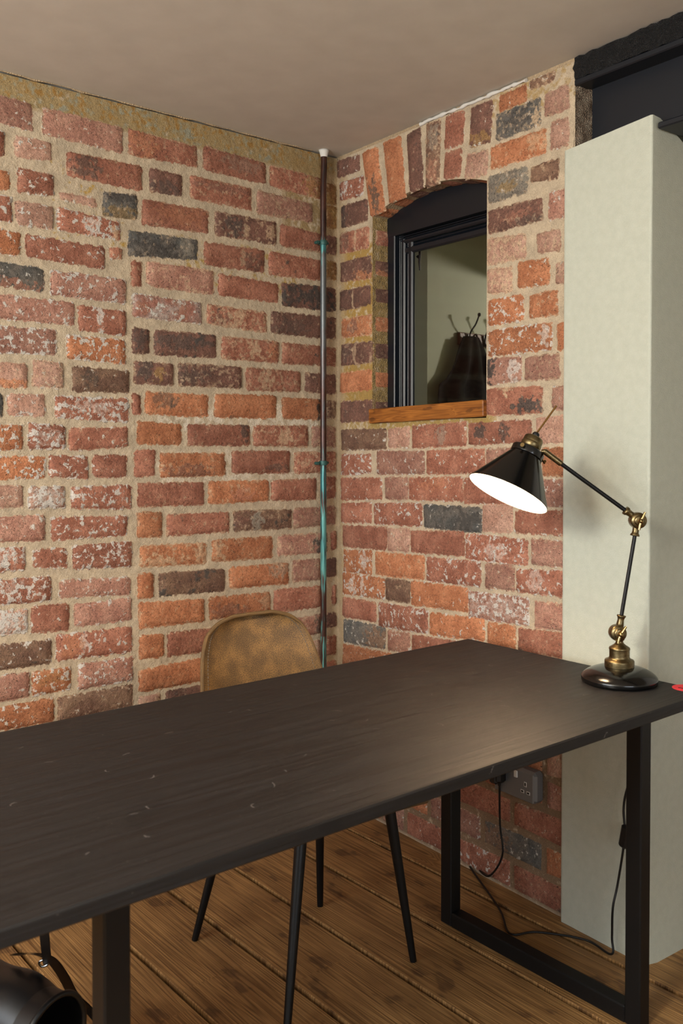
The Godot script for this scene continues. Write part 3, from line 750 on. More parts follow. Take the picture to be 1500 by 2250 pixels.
func build_right_wall() -> void:
	var top := 2.372
	var p := mortar_picture(1.12, top, [
		[0.02, 0.26, 1.42, 2.02, Color(0.60, 0.475, 0.235), 78.0, 60], [0.18, 0.80, 1.36, 1.41, Color(0.58, 0.48, 0.26), 70.0, 10], [0.02, 0.25, 1.36, 1.6, Color(0.58, 0.48, 0.28), 100.0, 220], [0.0, 0.06, 0.0, 2.37, Color(0.64, 0.55, 0.42), 60.0, 140], [0.75, 1.12, 2.25, 2.37, Color(0.62, 0.52, 0.35), 110.0, 31], [0.0, 1.12, -0.05, 0.48, Color(0.47, 0.375, 0.285), 50.0, 350],
	])
	var quads := wall_bricks(1, p, RIGHT_BRICKS + ARCH_BRICKS, RIGHT_MARKS)
	var m := picture_material(p)
	var mb := MB.new()
	var lo := func(_a): return -0.01
	var hi := func(_a): return 2.350
	mortar_strip(mb, 1, p, 0.0, WIN_A0, lo, hi, 9, 92)
	mortar_strip(mb, 1, p, WIN_A0, WIN_A1, lo, func(_a): return WIN_B0, 22, 56)
	mortar_strip(mb, 1, p, WIN_A0, WIN_A1, func(a): return arch(a), hi, 22, 9)
	mortar_strip(mb, 1, p, WIN_A1, 1.088, lo, hi, 14, 92)
	var w := structure("wall_right", mb, m, "old bare red brick wall with a small arched window and plastered pier", "wall")
	for n in quads.size():
		var b := MB.new()
		brick_into(b, 1, p, quads[n], quads[n], n)
		part("brick", b, m, w)
	# the thickness of the wall round the window
	var core := MB.new()
	back_slab(core, 1, -0.02, WIN_A0 - 0.0005, -0.02, 2.45, -0.004, -0.24)
	back_slab(core, 1, WIN_A0 - 0.0005, WIN_A1 + 0.0005, -0.02, WIN_B0 - 0.002, -0.004, -0.24)
	back_slab(core, 1, WIN_A1 + 0.0005, 1.085, -0.02, 2.135, -0.004, -0.24)
	back_slab(core, 1, WIN_A1 + 0.0005, 1.085, 2.13, 2.45, -0.004, -0.24)
	back_slab(core, 1, WIN_A0, WIN_A1, 2.17, 2.45, -0.004, -0.24)
	var pts := PackedVector3Array()
	var uvs := PackedVector2Array()
	for j in 2:
		for i in 25:
			var a := lerpf(WIN_A0 - 0.004, WIN_A1 + 0.004, i / 24.0)
			pts.append(wp(1, a, arch(clampf(a, WIN_A0, WIN_A1)), -0.24 * j))
			uvs.append(Vector2(a, j * 0.24))
	core.grid(24, 1, pts, uvs, Vector3.DOWN)
	part("mortar_core", core, M.mortar, w)
	var jf := MB.new()
	var jp := PackedVector3Array()
	var ju := PackedVector2Array()
	for j in 19:
		for i in 5:
			var jb := lerpf(1.40, 2.105, j / 18.0)
			var jd := lerpf(0.0, -0.13, i / 4.0)
			jp.append(wp(1, WIN_A0 + (0.0005 if i == 0 else 0.0015), jb, jd))
			ju.append(uv_of(p, 0.03 + i * 0.035, jb))
	jf.grid(4, 18, jp, ju, er)
	part("jamb_mortar", jf, M.ochre_mortar, w)
	# bricks that turn the corner into the window opening: left jamb and the underside of the arch
	var jamb := [[498, 543, "g"], [566, 610, "b"], [628, 668, "b"], [690, 733, "m"], [748, 792, "d"], [812, 856, "b"], [876, 922, "b"]]
	for n in jamb.size():
		var b0 := on_wall(1, 818, jamb[n][1]).y
		var b1 := on_wall(1, 818, jamb[n][0]).y
		jamb_brick(p, w, Vector3(0, 0, 0), [Vector3(WIN_A0, b0, -0.006), Vector3(WIN_A0, b1, -0.118)], quads[[3, 4, 5, 6, 7, 8, 9][n]], n)
	for n in 7:
		var a0 := lerpf(WIN_A0, WIN_A1, (n + 0.08) / 7.0)
		var a1 := lerpf(WIN_A0, WIN_A1, (n + 0.92) / 7.0)
		var b2 := MB.new()
		var pp := PackedVector3Array()
		var uu := PackedVector2Array()
		var sq: Array = quads[[83, 84, 85, 86, 88, 89, 84][n]]
		for j in 5:
			for i in 6:
				var u := i / 5.0
				var v := j / 4.0
				var e := i == 0 or j == 0 or i == 5 or j == 4
				var a := lerpf(a0, a1, u)
				pp.append(wp(1, a, arch(a) + (0.004 if e else -0.004), lerpf(-0.003, -0.115, v)))
				var st: Vector2 = sq[0].lerp(sq[1], u).lerp(sq[3].lerp(sq[2], u), v)
				uu.append(uv_of(p, st.x, st.y))
		b2.grid(5, 4, pp, uu, Vector3.DOWN)
		part("brick", b2, m, w)
	# rows under the desk
	var r := RandomNumberGenerator.new()
	r.seed = 8
	var rows := []
	var t: float = quads[55][3].y - 0.045
	while t > 0.075:
		rows.append([0.03, 1.062, t - 0.078, t])
		t -= 0.094
	for q in laid_rows(rows, r):
		var b3 := MB.new()
		brick_into(b3, 1, p, q, nearest_source(q, quads.slice(10, 60), r), r.randi() % 9999)
		part("brick", b3, m, w)
	# the rough broken end of the brickwork under the beam
	var rough := MB.new()
	var rp := PackedVector3Array()
	var ru := PackedVector2Array()
	for j in 15:
		for i in 6:
			var v := j / 14.0
			var u := i / 5.0
			rp.append(wp(1, 1.086 + r.randf_range(-0.004, 0.006) + 0.012 * u, lerpf(2.06, 2.30, v), lerpf(0.001, -0.07, u)))
			ru.append(Vector2(u * 0.3, v))
	rough.grid(5, 14, rp, ru, er)
	part("broken_edge", rough, M.grey_mortar, w)

func jamb_brick(p: Picture, w: Node3D, _o: Vector3, box: Array, sq: Array, sd: int) -> void:
	var b := MB.new()
	var pp := PackedVector3Array()
	var uu := PackedVector2Array()
	var r := RandomNumberGenerator.new()
	r.seed = 300 + sd
	for j in 6:
		for i in 6:
			var u := i / 5.0
			var v := j / 5.0
			var e := i == 0 or j == 0 or i == 5 or j == 5
			pp.append(wp(1, WIN_A0 + (-0.004 if e else 0.004 + r.randf_range(-0.001, 0.001)), lerpf(box[1].y, box[0].y, v), lerpf(0.001, -0.112, u)))
			var st: Vector2 = sq[0].lerp(sq[1], 0.5 + u * 0.5).lerp(sq[3].lerp(sq[2], 0.5 + u * 0.5), v)
			uu.append(uv_of(p, st.x, st.y))
	b.grid(5, 5, pp, uu, er)
	part("brick", b, w.material_override, w)

# ================================================================== materials
func stretched(w: int, h0: int, h: int, freq: float, oct: int, sd: int) -> Image:
	var im := noise_image(FastNoiseLite.TYPE_SIMPLEX_SMOOTH, freq, oct, sd, w, h0)
	im.resize(w, h, Image.INTERPOLATE_CUBIC)
	return im

func wood_picture(dark: Color, light: Color, sd: int, bands: float, w := 512, h := 1024, blotch := 0.55) -> Array:
	var ring := stretched(w, 48, h, 0.012, 2, sd).get_data()
	var fine := stretched(w, 16, h, 0.22, 3, sd + 1).get_data()
	var blot := noise_image(FastNoiseLite.TYPE_SIMPLEX_SMOOTH, 0.007, 4, sd + 2, w, h).get_data()
	var out := PackedByteArray()
	out.resize(w * h * 3)
	var hg := PackedByteArray()
	hg.resize(w * h)
	for k in w * h:
		var s := 0.5 + 0.5 * sin(ring[k] * bands)
		s = s * s
		var g := clampf(0.38 * s + fine[k] / 255.0 * 0.75 + (blot[k] - 128.0) / 255.0 * blotch, 0.0, 1.0)
		var st := clampf((blot[k] - 200.0) / 60.0, 0.0, 0.3)
		out[k * 3] = int(lerpf(light.r, dark.r, g) * (1.0 - st * 0.7) * 255.0)
		out[k * 3 + 1] = int(lerpf(light.g, dark.g, g) * (1.0 - st * 0.75) * 255.0)
		out[k * 3 + 2] = int(lerpf(light.b, dark.b, g) * (1.0 - st * 0.7) * 255.0)
		hg[k] = int(255.0 - g * 160.0 - fine[k] * 0.3)
	return [Image.create_from_data(w, h, false, Image.FORMAT_RGB8, out), Image.create_from_data(w, h, false, Image.FORMAT_L8, hg)]

func stroke(im: Image, x: float, y: float, ang: float, bend: float, long: float, c: Color) -> void:
	for k in int(long):
		im.set_pixel(clampi(int(x), 0, im.get_width() - 1), clampi(int(y), 0, im.get_height() - 1), c)
		x += cos(ang)
		y += sin(ang)
		ang += bend

func tri(m: StandardMaterial3D, scale: float) -> StandardMaterial3D:
	m.uv1_triplanar = true
	m.uv1_world_triplanar = true
	m.uv1_scale = Vector3.ONE * scale
	return m

func make_materials() -> void:
	var grain := noise_image(FastNoiseLite.TYPE_SIMPLEX, 0.12, 4, 31)
	var soft := noise_image(FastNoiseLite.TYPE_SIMPLEX_SMOOTH, 0.02, 4, 32)
	var grain_tex := tex(grain)
	var m := mat(Color.WHITE, 0.92, 0.0, 0.3)
	m.albedo_texture = tex(mapped(blend_grey(grain, soft, 0.4), [[0.0, Color(0.58, 0.505, 0.40)], [1.0, Color(0.72, 0.635, 0.515)]]))
	m.heightmap_enabled = true
	m.heightmap_texture = grain_tex
	m.heightmap_scale = 0.3
	M.mortar = tri(m, 2.2)
	m = mat(Color.WHITE, 0.92, 0.0, 0.3)
	m.albedo_texture = tex(mapped(blend_grey(grain, soft, 0.5), [[0.2, Color(0.33, 0.27, 0.23)], [0.5, Color(0.50, 0.43, 0.36)], [0.8, Color(0.66, 0.62, 0.55)]]))
	m.heightmap_enabled = true
	m.heightmap_texture = grain_tex
	m.heightmap_scale = 0.8
	M.grey_mortar = tri(m, 3.0)
	m = mat(Color.WHITE, 0.92, 0.0, 0.3)
	m.albedo_texture = tex(mapped(blend_grey(grain, soft, 0.7), [[0.2, Color(0.47, 0.40, 0.29)], [0.5, Color(0.60, 0.50, 0.32)], [0.8, Color(0.66, 0.58, 0.46)]]))
	m.heightmap_enabled = true
	m.heightmap_texture = grain_tex
	m.heightmap_scale = 0.4
	M.ochre_mortar = tri(m, 2.5)
	m = mat(Color.WHITE, 0.62, 0.0, 0.4)
	m.albedo_texture = tex(mapped(blend_grey(grain, soft, 0.6), [[0.0, Color(0.69, 0.70, 0.64)], [1.0, Color(0.74, 0.75, 0.69)]]))
	m.heightmap_enabled = true
	m.heightmap_texture = grain_tex
	m.heightmap_scale = 0.06
	M.pier = tri(m, 3.2)
	m = mat(Color.WHITE, 0.8, 0.0, 0.3)
	m.albedo_texture = tex(mapped(soft, [[0.0, Color(0.76, 0.74, 0.70)], [1.0, Color(0.795, 0.775, 0.735)]]))
	m.heightmap_enabled = true
	m.heightmap_texture = tex(soft)
	m.heightmap_scale = 0.03
	M.ceiling = tri(m, 0.7)
	M.plaster = mat(Color(0.74, 0.73, 0.70), 0.85)
	M.hall = mat(Color(0.625, 0.635, 0.56), 0.7)
	M.white_trim = mat(Color(0.80, 0.79, 0.76), 0.6)
	M.filler = mat(Color(0.80, 0.79, 0.76), 0.85)
	# floor boards
	var wd := wood_picture(Color(0.40, 0.28, 0.155), Color(0.71, 0.545, 0.34), 41, 0.21, 512, 1024, 0.42)
	m = mat(Color.WHITE, 0.5, 0.0, 0.4)
	m.albedo_texture = tex(wd[0])
	m.heightmap_enabled = true
	m.heightmap_texture = tex(wd[1])
	m.heightmap_scale = 0.12
	m.uv1_scale = Vector3(1.0 / 0.5, 1.0 / 1.7, 1)
	M.board = m
	M.gap = mat(Color(0.035, 0.028, 0.022), 0.95, 0.0, 0.1)
	# stained desk top: grain runs along x
	var dk := wood_picture(Color(0.064, 0.058, 0.057), Color(0.120, 0.108, 0.104), 51, 0.12, 512, 1024, 0.25)
	var di: Image = dk[0]
	di.rotate_90(CLOCKWISE)
	var dh: Image = dk[1]
	dh.rotate_90(CLOCKWISE)
	rng.seed = 9
	for k in 46:
		stroke(di, rng.randf() * 1024, rng.randf() * 512, rng.randf() * TAU, rng.randf_range(-0.25, 0.25), rng.randf_range(3, 16), Color(0.46, 0.43, 0.41))
	for k in 130:
		di.set_pixel(rng.randi() % 1024, rng.randi() % 512, Color(0.42, 0.39, 0.36))
	m = mat(Color.WHITE, 0.42, 0.0, 0.45)
	m.albedo_texture = tex(di)
	m.roughness_texture = tex(mapped(dh, [[0.0, Color(0.62, 0.62, 0.62)], [1.0, Color(1, 1, 1)]]))
	m.roughness_texture_channel = BaseMaterial3D.TEXTURE_CHANNEL_GREEN
	m.roughness = 0.70
	m.heightmap_enabled = true
	m.heightmap_texture = tex(dh)
	m.heightmap_scale = 0.05
	m.uv1_scale = Vector3(1.0 / 1.62, 1.0 / 0.80, 1)
	m.uv1_offset = Vector3(0.1, 0.2, 0)
	M.desk = m
	M.black_steel = mat(Color(0.030, 0.029, 0.029), 0.5, 0.0, 0.4)
	M.black_gloss = mat(Color(0.028, 0.026, 0.027), 0.16, 0.0, 0.6)
	M.black_leg = mat(Color(0.022, 0.022, 0.022), 0.45, 0.0, 0.4)
	M.shade_in = mat(Color(0.92, 0.90, 0.86), 0.5)
	# aged brass
	m = mat(Color.WHITE, 0.34, 1.0)
	m.albedo_texture = tex(mapped(blend_grey(grain, soft, 0.6), [[0.2, Color(0.36, 0.31, 0.215)], [0.8, Color(0.60, 0.535, 0.39)]]))
	M.brass = tri(m, 9.0)
	M.brass_bright = mat(Color(0.68, 0.59, 0.41), 0.25, 1.0)
	# navy black window aluminium and beam paint
	M.frame = mat(Color(0.028, 0.056, 0.088), 0.36, 0.0, 0.6)
	M.beam = mat(Color(0.060, 0.076, 0.102), 0.42, 0.0, 0.5)
	m = mat(Color(0.060, 0.064, 0.070), 0.55)
	m.heightmap_enabled = true
	m.heightmap_texture = tex(blend_grey(grain, soft, 0.5))
	m.heightmap_scale = 1.6
	M.beam_rough = tri(m, 4.0)
	# oiled pine sill
	var sl := wood_picture(Color(0.43, 0.245, 0.09), Color(0.68, 0.435, 0.19), 61, 0.16, 256, 512)
	m = mat(Color.WHITE, 0.38, 0.0, 0.5)
	var si: Image = sl[0]
	si.rotate_90(CLOCKWISE)
	m.albedo_texture = tex(si)
	m.uv1_scale = Vector3(1.0 / 0.55, 1.0 / 0.12, 1)
	M.sill = m
	# distressed leather
	var le := noise_image(FastNoiseLite.TYPE_SIMPLEX_SMOOTH, 0.009, 5, 71)
	var sp := noise_image(FastNoiseLite.TYPE_CELLULAR, 0.16, 1, 72)
	var fi := noise_image(FastNoiseLite.TYPE_SIMPLEX, 0.20, 3, 73)
	var ld := le.get_data()
	var fd := fi.get_data()
	var sd2 := sp.get_data()
	var lo := PackedByteArray()
	lo.resize(512 * 512 * 3)
	for k in 512 * 512:
		var w := clampf((ld[k] - 70.0) / 130.0, 0.0, 1.0)
		var c := Color(0.44, 0.335, 0.19).lerp(Color(0.52, 0.395, 0.225), w)
		var d := clampf((fd[k] + (128 - ld[k]) * 0.32 - 126.0) / 34.0, 0.0, 0.66)
		c = c.lerp(Color(0.22, 0.165, 0.11), d)
		lo[k * 3] = int(c.r * 255)
		lo[k * 3 + 1] = int(c.g * 255)
		lo[k * 3 + 2] = int(c.b * 255)
	m = mat(Color.WHITE, 0.55, 0.0, 0.45)
	m.albedo_texture = tex(Image.create_from_data(512, 512, false, Image.FORMAT_RGB8, lo))
	m.heightmap_enabled = true
	m.heightmap_texture = tex(fi)
	m.heightmap_scale = 0.03
	m.uv1_scale = Vector3(2.6, 2.6, 1)
	M.leather = m
	M.piping = mat(Color(0.36, 0.235, 0.11), 0.5)
	M.thread = mat(Color(0.40, 0.37, 0.33), 0.7)
	M.bag = mat(Color(0.020, 0.020, 0.024), 0.42, 0.0, 0.5)
	M.strap = mat(Color(0.03, 0.03, 0.032), 0.5)
	M.chrome = mat(Color(0.7, 0.7, 0.7), 0.2, 1.0)
	M.socket = mat(Color(0.47, 0.47, 0.47), 0.42, 0.35)
	M.socket_edge = mat(Color(0.62, 0.62, 0.62), 0.35, 0.5)
	M.white_plastic = mat(Color(0.80, 0.79, 0.76), 0.4)
	M.black_plastic = mat(Color(0.03, 0.03, 0.03), 0.45)
	M.red_paper = mat(Color(0.86, 0.20, 0.24), 0.6)
	M.ink = mat(Color(0.16, 0.05, 0.06), 0.7)
	M.rack = mat(Color(0.33, 0.17, 0.085), 0.5)
	M.iron = mat(Color(0.07, 0.07, 0.075), 0.45, 0.4)
	M.cloth = mat(Color(0.075, 0.07, 0.07), 0.9, 0.0, 0.2)
	m = mat(Color(0.04, 0.05, 0.05, 0.04), 0.0, 0.0, 0.27)
	m.transparency = BaseMaterial3D.TRANSPARENCY_ALPHA
	M.glass = m
	# copper pipe: brown copper, dark metal, verdigris, each at its own height
	var pn := noise_image(FastNoiseLite.TYPE_SIMPLEX_SMOOTH, 0.05, 4, 81, 64, 512).get_data()
	var pf := stretched(64, 128, 512, 0.12, 3, 82).get_data()
	var po := PackedByteArray()
	po.resize(64 * 512 * 3)
	for y in 512:
		var hgt := 2.4 * (1.0 - y / 511.0)
		for x in 64:
			var n := (pn[y * 64 + x] - 128) / 128.0
			var f := (pf[y * 64 + x] - 128) / 128.0
			var c := Color(0.27, 0.155, 0.12).lerp(Color(0.15, 0.10, 0.095), clampf(0.4 + n, 0, 1))
			if hgt < 2.03:
				c = c.lerp(Color(0.36, 0.375, 0.38), clampf((2.03 - hgt) / 0.05, 0, 1) * clampf((hgt - 1.45) / 0.25 + n * 0.5, 0, 1))
			var v := 0.0
			v = maxf(v, 1.3 - absf(hgt - 2.02) / 0.035)
			v = maxf(v, 0.8 - absf(hgt - 1.96) / 0.09 if x < 30 else 0.0)
			v = maxf(v, 1.2 - absf(hgt - 1.17) / 0.15)
			v = maxf(v, 1.5 - absf(hgt - 0.95) / 0.19)
			v = maxf(v, 0.75 if hgt < 0.62 else 0.0)
			v = maxf(v, 0.42 if hgt < 0.86 else 0.0)
			v = clampf((v + f * 0.7 + n * 0.35 - 0.55) * 2.4, 0, 1)
			c = c.lerp(Color(0.14, 0.38, 0.40).lerp(Color(0.36, 0.60, 0.58), clampf(0.5 + f + (0.35 if hgt < 1.1 else -0.3), 0, 1)), v)
			var k := (y * 64 + x) * 3
			po[k] = int(c.r * 255)
			po[k + 1] = int(c.g * 255)
			po[k + 2] = int(c.b * 255)
	m = mat(Color.WHITE, 0.33, 0.4, 0.6)
	m.albedo_texture = tex(Image.create_from_data(64, 512, false, Image.FORMAT_RGB8, po))
	M.pipe = m
	M.verdigris = mat(Color(0.18, 0.34, 0.32), 0.5, 0.3)

# ================================================================== the room
func build_floor() -> void:
	var mb := MB.new()
	mb.box(Vector3(1.25, -0.085, -0.3), Vector3(7.2, 0.03, 5.9), 0.001)
	var f := structure("floor", mb, M.gap, "worn brown pine floorboards with dark gaps between them", "floor")
	rng.seed = 21
	var edge := 1.0975 - 0.2285 * 15
	for n in 31:
		var a := edge + n * 0.2285
		var wide := 0.2285 - rng.randf_range(0.009, 0.014)
		var at := 0.0
		var ends := [-3.15, 2.6]
		if n % 3 == 1 and n != 16 and n != 19:
			ends = [-3.15, rng.randf_range(-0.6, 1.2), 2.6]
		for k in ends.size() - 1:
			var b := MB.new()
			var l: float = ends[k + 1] - ends[k] - 0.004
			b.box(Vector3(a + 0.114, -0.015, (ends[k] + ends[k + 1]) * 0.5), Vector3(wide, 0.03 + rng.randf_range(-0.0015, 0.0), l), 0.0022, Basis(), Vector2(rng.randf() * 3.0, rng.randf() * 3.0))
			part("board", b, M.board, f)

func wall_with_hole(mb: MB, along_x: bool, fixed: float, thick: float, s0: float, s1: float, h: Array, hole: Array) -> void:
	# a wall slab with one window hole: hole [s0, s1, y0, y1]
	for q in [[s0, hole[0], h[0], h[1]], [hole[1], s1, h[0], h[1]], [hole[0], hole[1], h[0], hole[2]], [hole[0], hole[1], hole[3], h[1]]]:
		var c := Vector3((q[0] + q[1]) * 0.5, (q[2] + q[3]) * 0.5, fixed)
		var size := Vector3(q[1] - q[0], q[3] - q[2], thick)
		if not along_x:
			c = Vector3(fixed, c.y, c.x)
			size = Vector3(thick, size.y, size.x)
		mb.box(c, size, 0.001)

func plain_window(called: String, along_x: bool, fixed: float, hole: Array, label: String) -> void:
	var o := Node3D.new()
	o.name = called
	add_child(o)
	o.set_meta("kind", "structure")
	o.set_meta("label", label)
	o.set_meta("category", "window")
	var put := func(s: float, y: float, ws: float, wy: float, th: float) -> MB:
		var mb := MB.new()
		mb.box(Vector3(s, y, fixed) if along_x else Vector3(fixed, y, s), Vector3(ws, wy, th) if along_x else Vector3(th, wy, ws), 0.004)
		return mb
	var sm: float = (hole[0] + hole[1]) * 0.5
	var ym: float = (hole[2] + hole[3]) * 0.5
	var ws: float = hole[1] - hole[0]
	var hs: float = hole[3] - hole[2]
	for s in [hole[0] + 0.03, sm, hole[1] - 0.03]:
		part("window_frame", put.call(s, ym, 0.06, hs, 0.07), M.white_trim, o)
	for y in [hole[2] + 0.03, hole[3] - 0.03]:
		part("window_frame", put.call(sm, y, ws, 0.06, 0.072), M.white_trim, o)
	part("pane", put.call(sm, ym, ws - 0.06, hs - 0.06, 0.004), M.glass, o)

func build_shell() -> void:
	var mb := MB.new()
	mb.box(Vector3(1.25, CEIL + 0.06, -0.3), Vector3(7.2, 0.12, 5.9), 0.001)
	structure("ceiling", mb, M.ceiling, "smooth off-white plaster ceiling meeting the brick walls", "ceiling")
	mb = MB.new()
	wall_with_hole(mb, false, X_SIDE - 0.1, 0.2, -2.9, 2.7, [-0.02, 2.5], SIDE_HOLE)
	structure("wall_side", mb, M.plaster, "plain cream plaster wall with a window facing the brick wall", "wall")
	plain_window("window_2", false, X_SIDE - 0.1, SIDE_HOLE, "white framed window in the cream side wall")
	mb = MB.new()
	wall_with_hole(mb, true, Z_REAR + 0.1, 0.2, X_SIDE - 0.2, 4.85, [-0.02, 2.5], REAR_HOLE)
	structure("wall_rear", mb, M.plaster, "plain cream plaster wall with a window opposite the brick wall", "wall")
	plain_window("window_3", true, Z_REAR + 0.1, REAR_HOLE, "white framed window in the cream rear wall")
	mb = MB.new()
	mb.box(Vector3(3.3, 1.2, 0.55), Vector3(0.12, 2.5, 3.95), 0.001)
	structure("wall_alcove", mb, M.plaster, "plain cream wall beyond the plastered pier", "wall")

func build_pier() -> void:
	# front face, rounded corner, side face that runs back beside the doorway
	var path := []
	path.append([1.061, -0.003])
	path.append([1.061, 0.010])
	path.append([1.064, 0.013])
	for k in 9:
		path.append([lerpf(1.07, 1.330, k / 8.0), 0.013])
	path.append([1.3335, 0.0128])
	path.append([1.3368, 0.0112])
	path.append([1.338, 0.0075])
	for k in 12:
		path.append([1.338, lerpf(-0.02, -0.95, k / 11.0)])
	var rows := 26
	var pts := PackedVector3Array()
	var uvs := PackedVector2Array()
	var r := RandomNumberGenerator.new()
	r.seed = 4
	for j in rows + 1:
		for i in path.size():
			var a: float = path[i][0]
			var d: float = path[i][1]
			var tp := lerpf(2.118, 2.139, clampf((a - 1.061) / 0.277, 0.0, 1.0))
			if d < 0.0:
				tp -= clampf(-d / 0.16, 0.0, 1.0) * 0.085 - 0.02 * sin(clampf(-d / 0.16, 0.0, 1.0) * PI)
			var b := tp * j / rows
			var flare := 0.010 * maxf(0.0, 1.0 - b / 0.10) if i > 2 else 0.0
			var wob := r.randf_range(-0.0006, 0.0006) if i > 2 else 0.0
			if d < 0.0:
				pts.append(wp(1, a + flare + wob, b - 0.005, d))
			else:
				pts.append(wp(1, a, b - 0.005, d + wob + flare * 0.6))
			uvs.append(Vector2(a + d, b))
	var mb := MB.new()
	mb.grid(path.size() - 1, rows, pts, uvs, nr + er)
	# top and filling behind
	var tops := PackedVector3Array()
	var tu := PackedVector2Array()
	for i in path.size():
		var v := pts[rows * path.size() + i]
		tops.append(v)
		tu.append(Vector2(v.x, v.z))
	for i in path.size():
		var v := wp(1, 1.062, 2.05, minf(path[i][1], -0.05))
		tops.append(v)
		tu.append(Vector2(v.x, v.z))
	mb.grid(path.size() - 1, 1, tops, tu, Vector3.UP)
	structure("wall_pier", mb, M.pier, "smooth pale sage plastered pier beside the brick wall", "wall")

func build_beam() -> void:
	var o := thing("steel_beam", "navy black painted steel beam on top of the pale plastered pier", "beam", wp(1, 1.09, 2.11))
	var inv := -o.position
	var bas := Basis(nr, Vector3.UP, nr.cross(Vector3.UP))
	var along := func(a0: float, a1: float, b0: float, b1: float, d0: float, d1: float, bev: float) -> MB:
		var mb := MB.new()
		mb.box((wp(1, a0, b0, d0) + wp(1, a1, b1, d1)) * 0.5 + inv, Vector3(absf(d1 - d0), b1 - b0, a1 - a0), bev, bas)
		return mb
	part("web", along.call(1.10, 3.4, 2.11, 2.29, -0.055, -0.067, 0.001), M.beam, o)
	part("top_flange", along.call(1.086, 3.4, 2.283, 2.300, 0.004, -0.125, 0.003), M.beam, o)
	part("bottom_flange", along.call(1.342, 3.4, 2.100, 2.116, -0.002, -0.120, 0.003), M.beam, o)
	var mb2 := MB.new()
	var pts := PackedVector3Array()
	var uvs := PackedVector2Array()
	var r := RandomNumberGenerator.new()
	r.seed = 12
	for j in 7:
		for i in 121:
			var a := lerpf(1.088, 2.9, i / 120.0)
			var b := lerpf(2.299, 2.361, j / 6.0)
			if j == 6:
				b += r.randf_range(-0.004, 0.0)
			pts.append(wp(1, a + (r.randf_range(-0.006, 0.002) if i == 0 else 0.0), b, 0.004 + r.randf_range(-0.004, 0.005)) + inv)
			uvs.append(Vector2(a, b))
	mb2.grid(120, 6, pts, uvs, nr)
	part("painted_rubble", mb2, M.beam_rough, o, "rough black painted strip between beam and ceiling")
	part("packing", along.call(1.095, 3.4, 2.296, 2.362, -0.008, -0.11, 0.001), M.beam_rough, o)

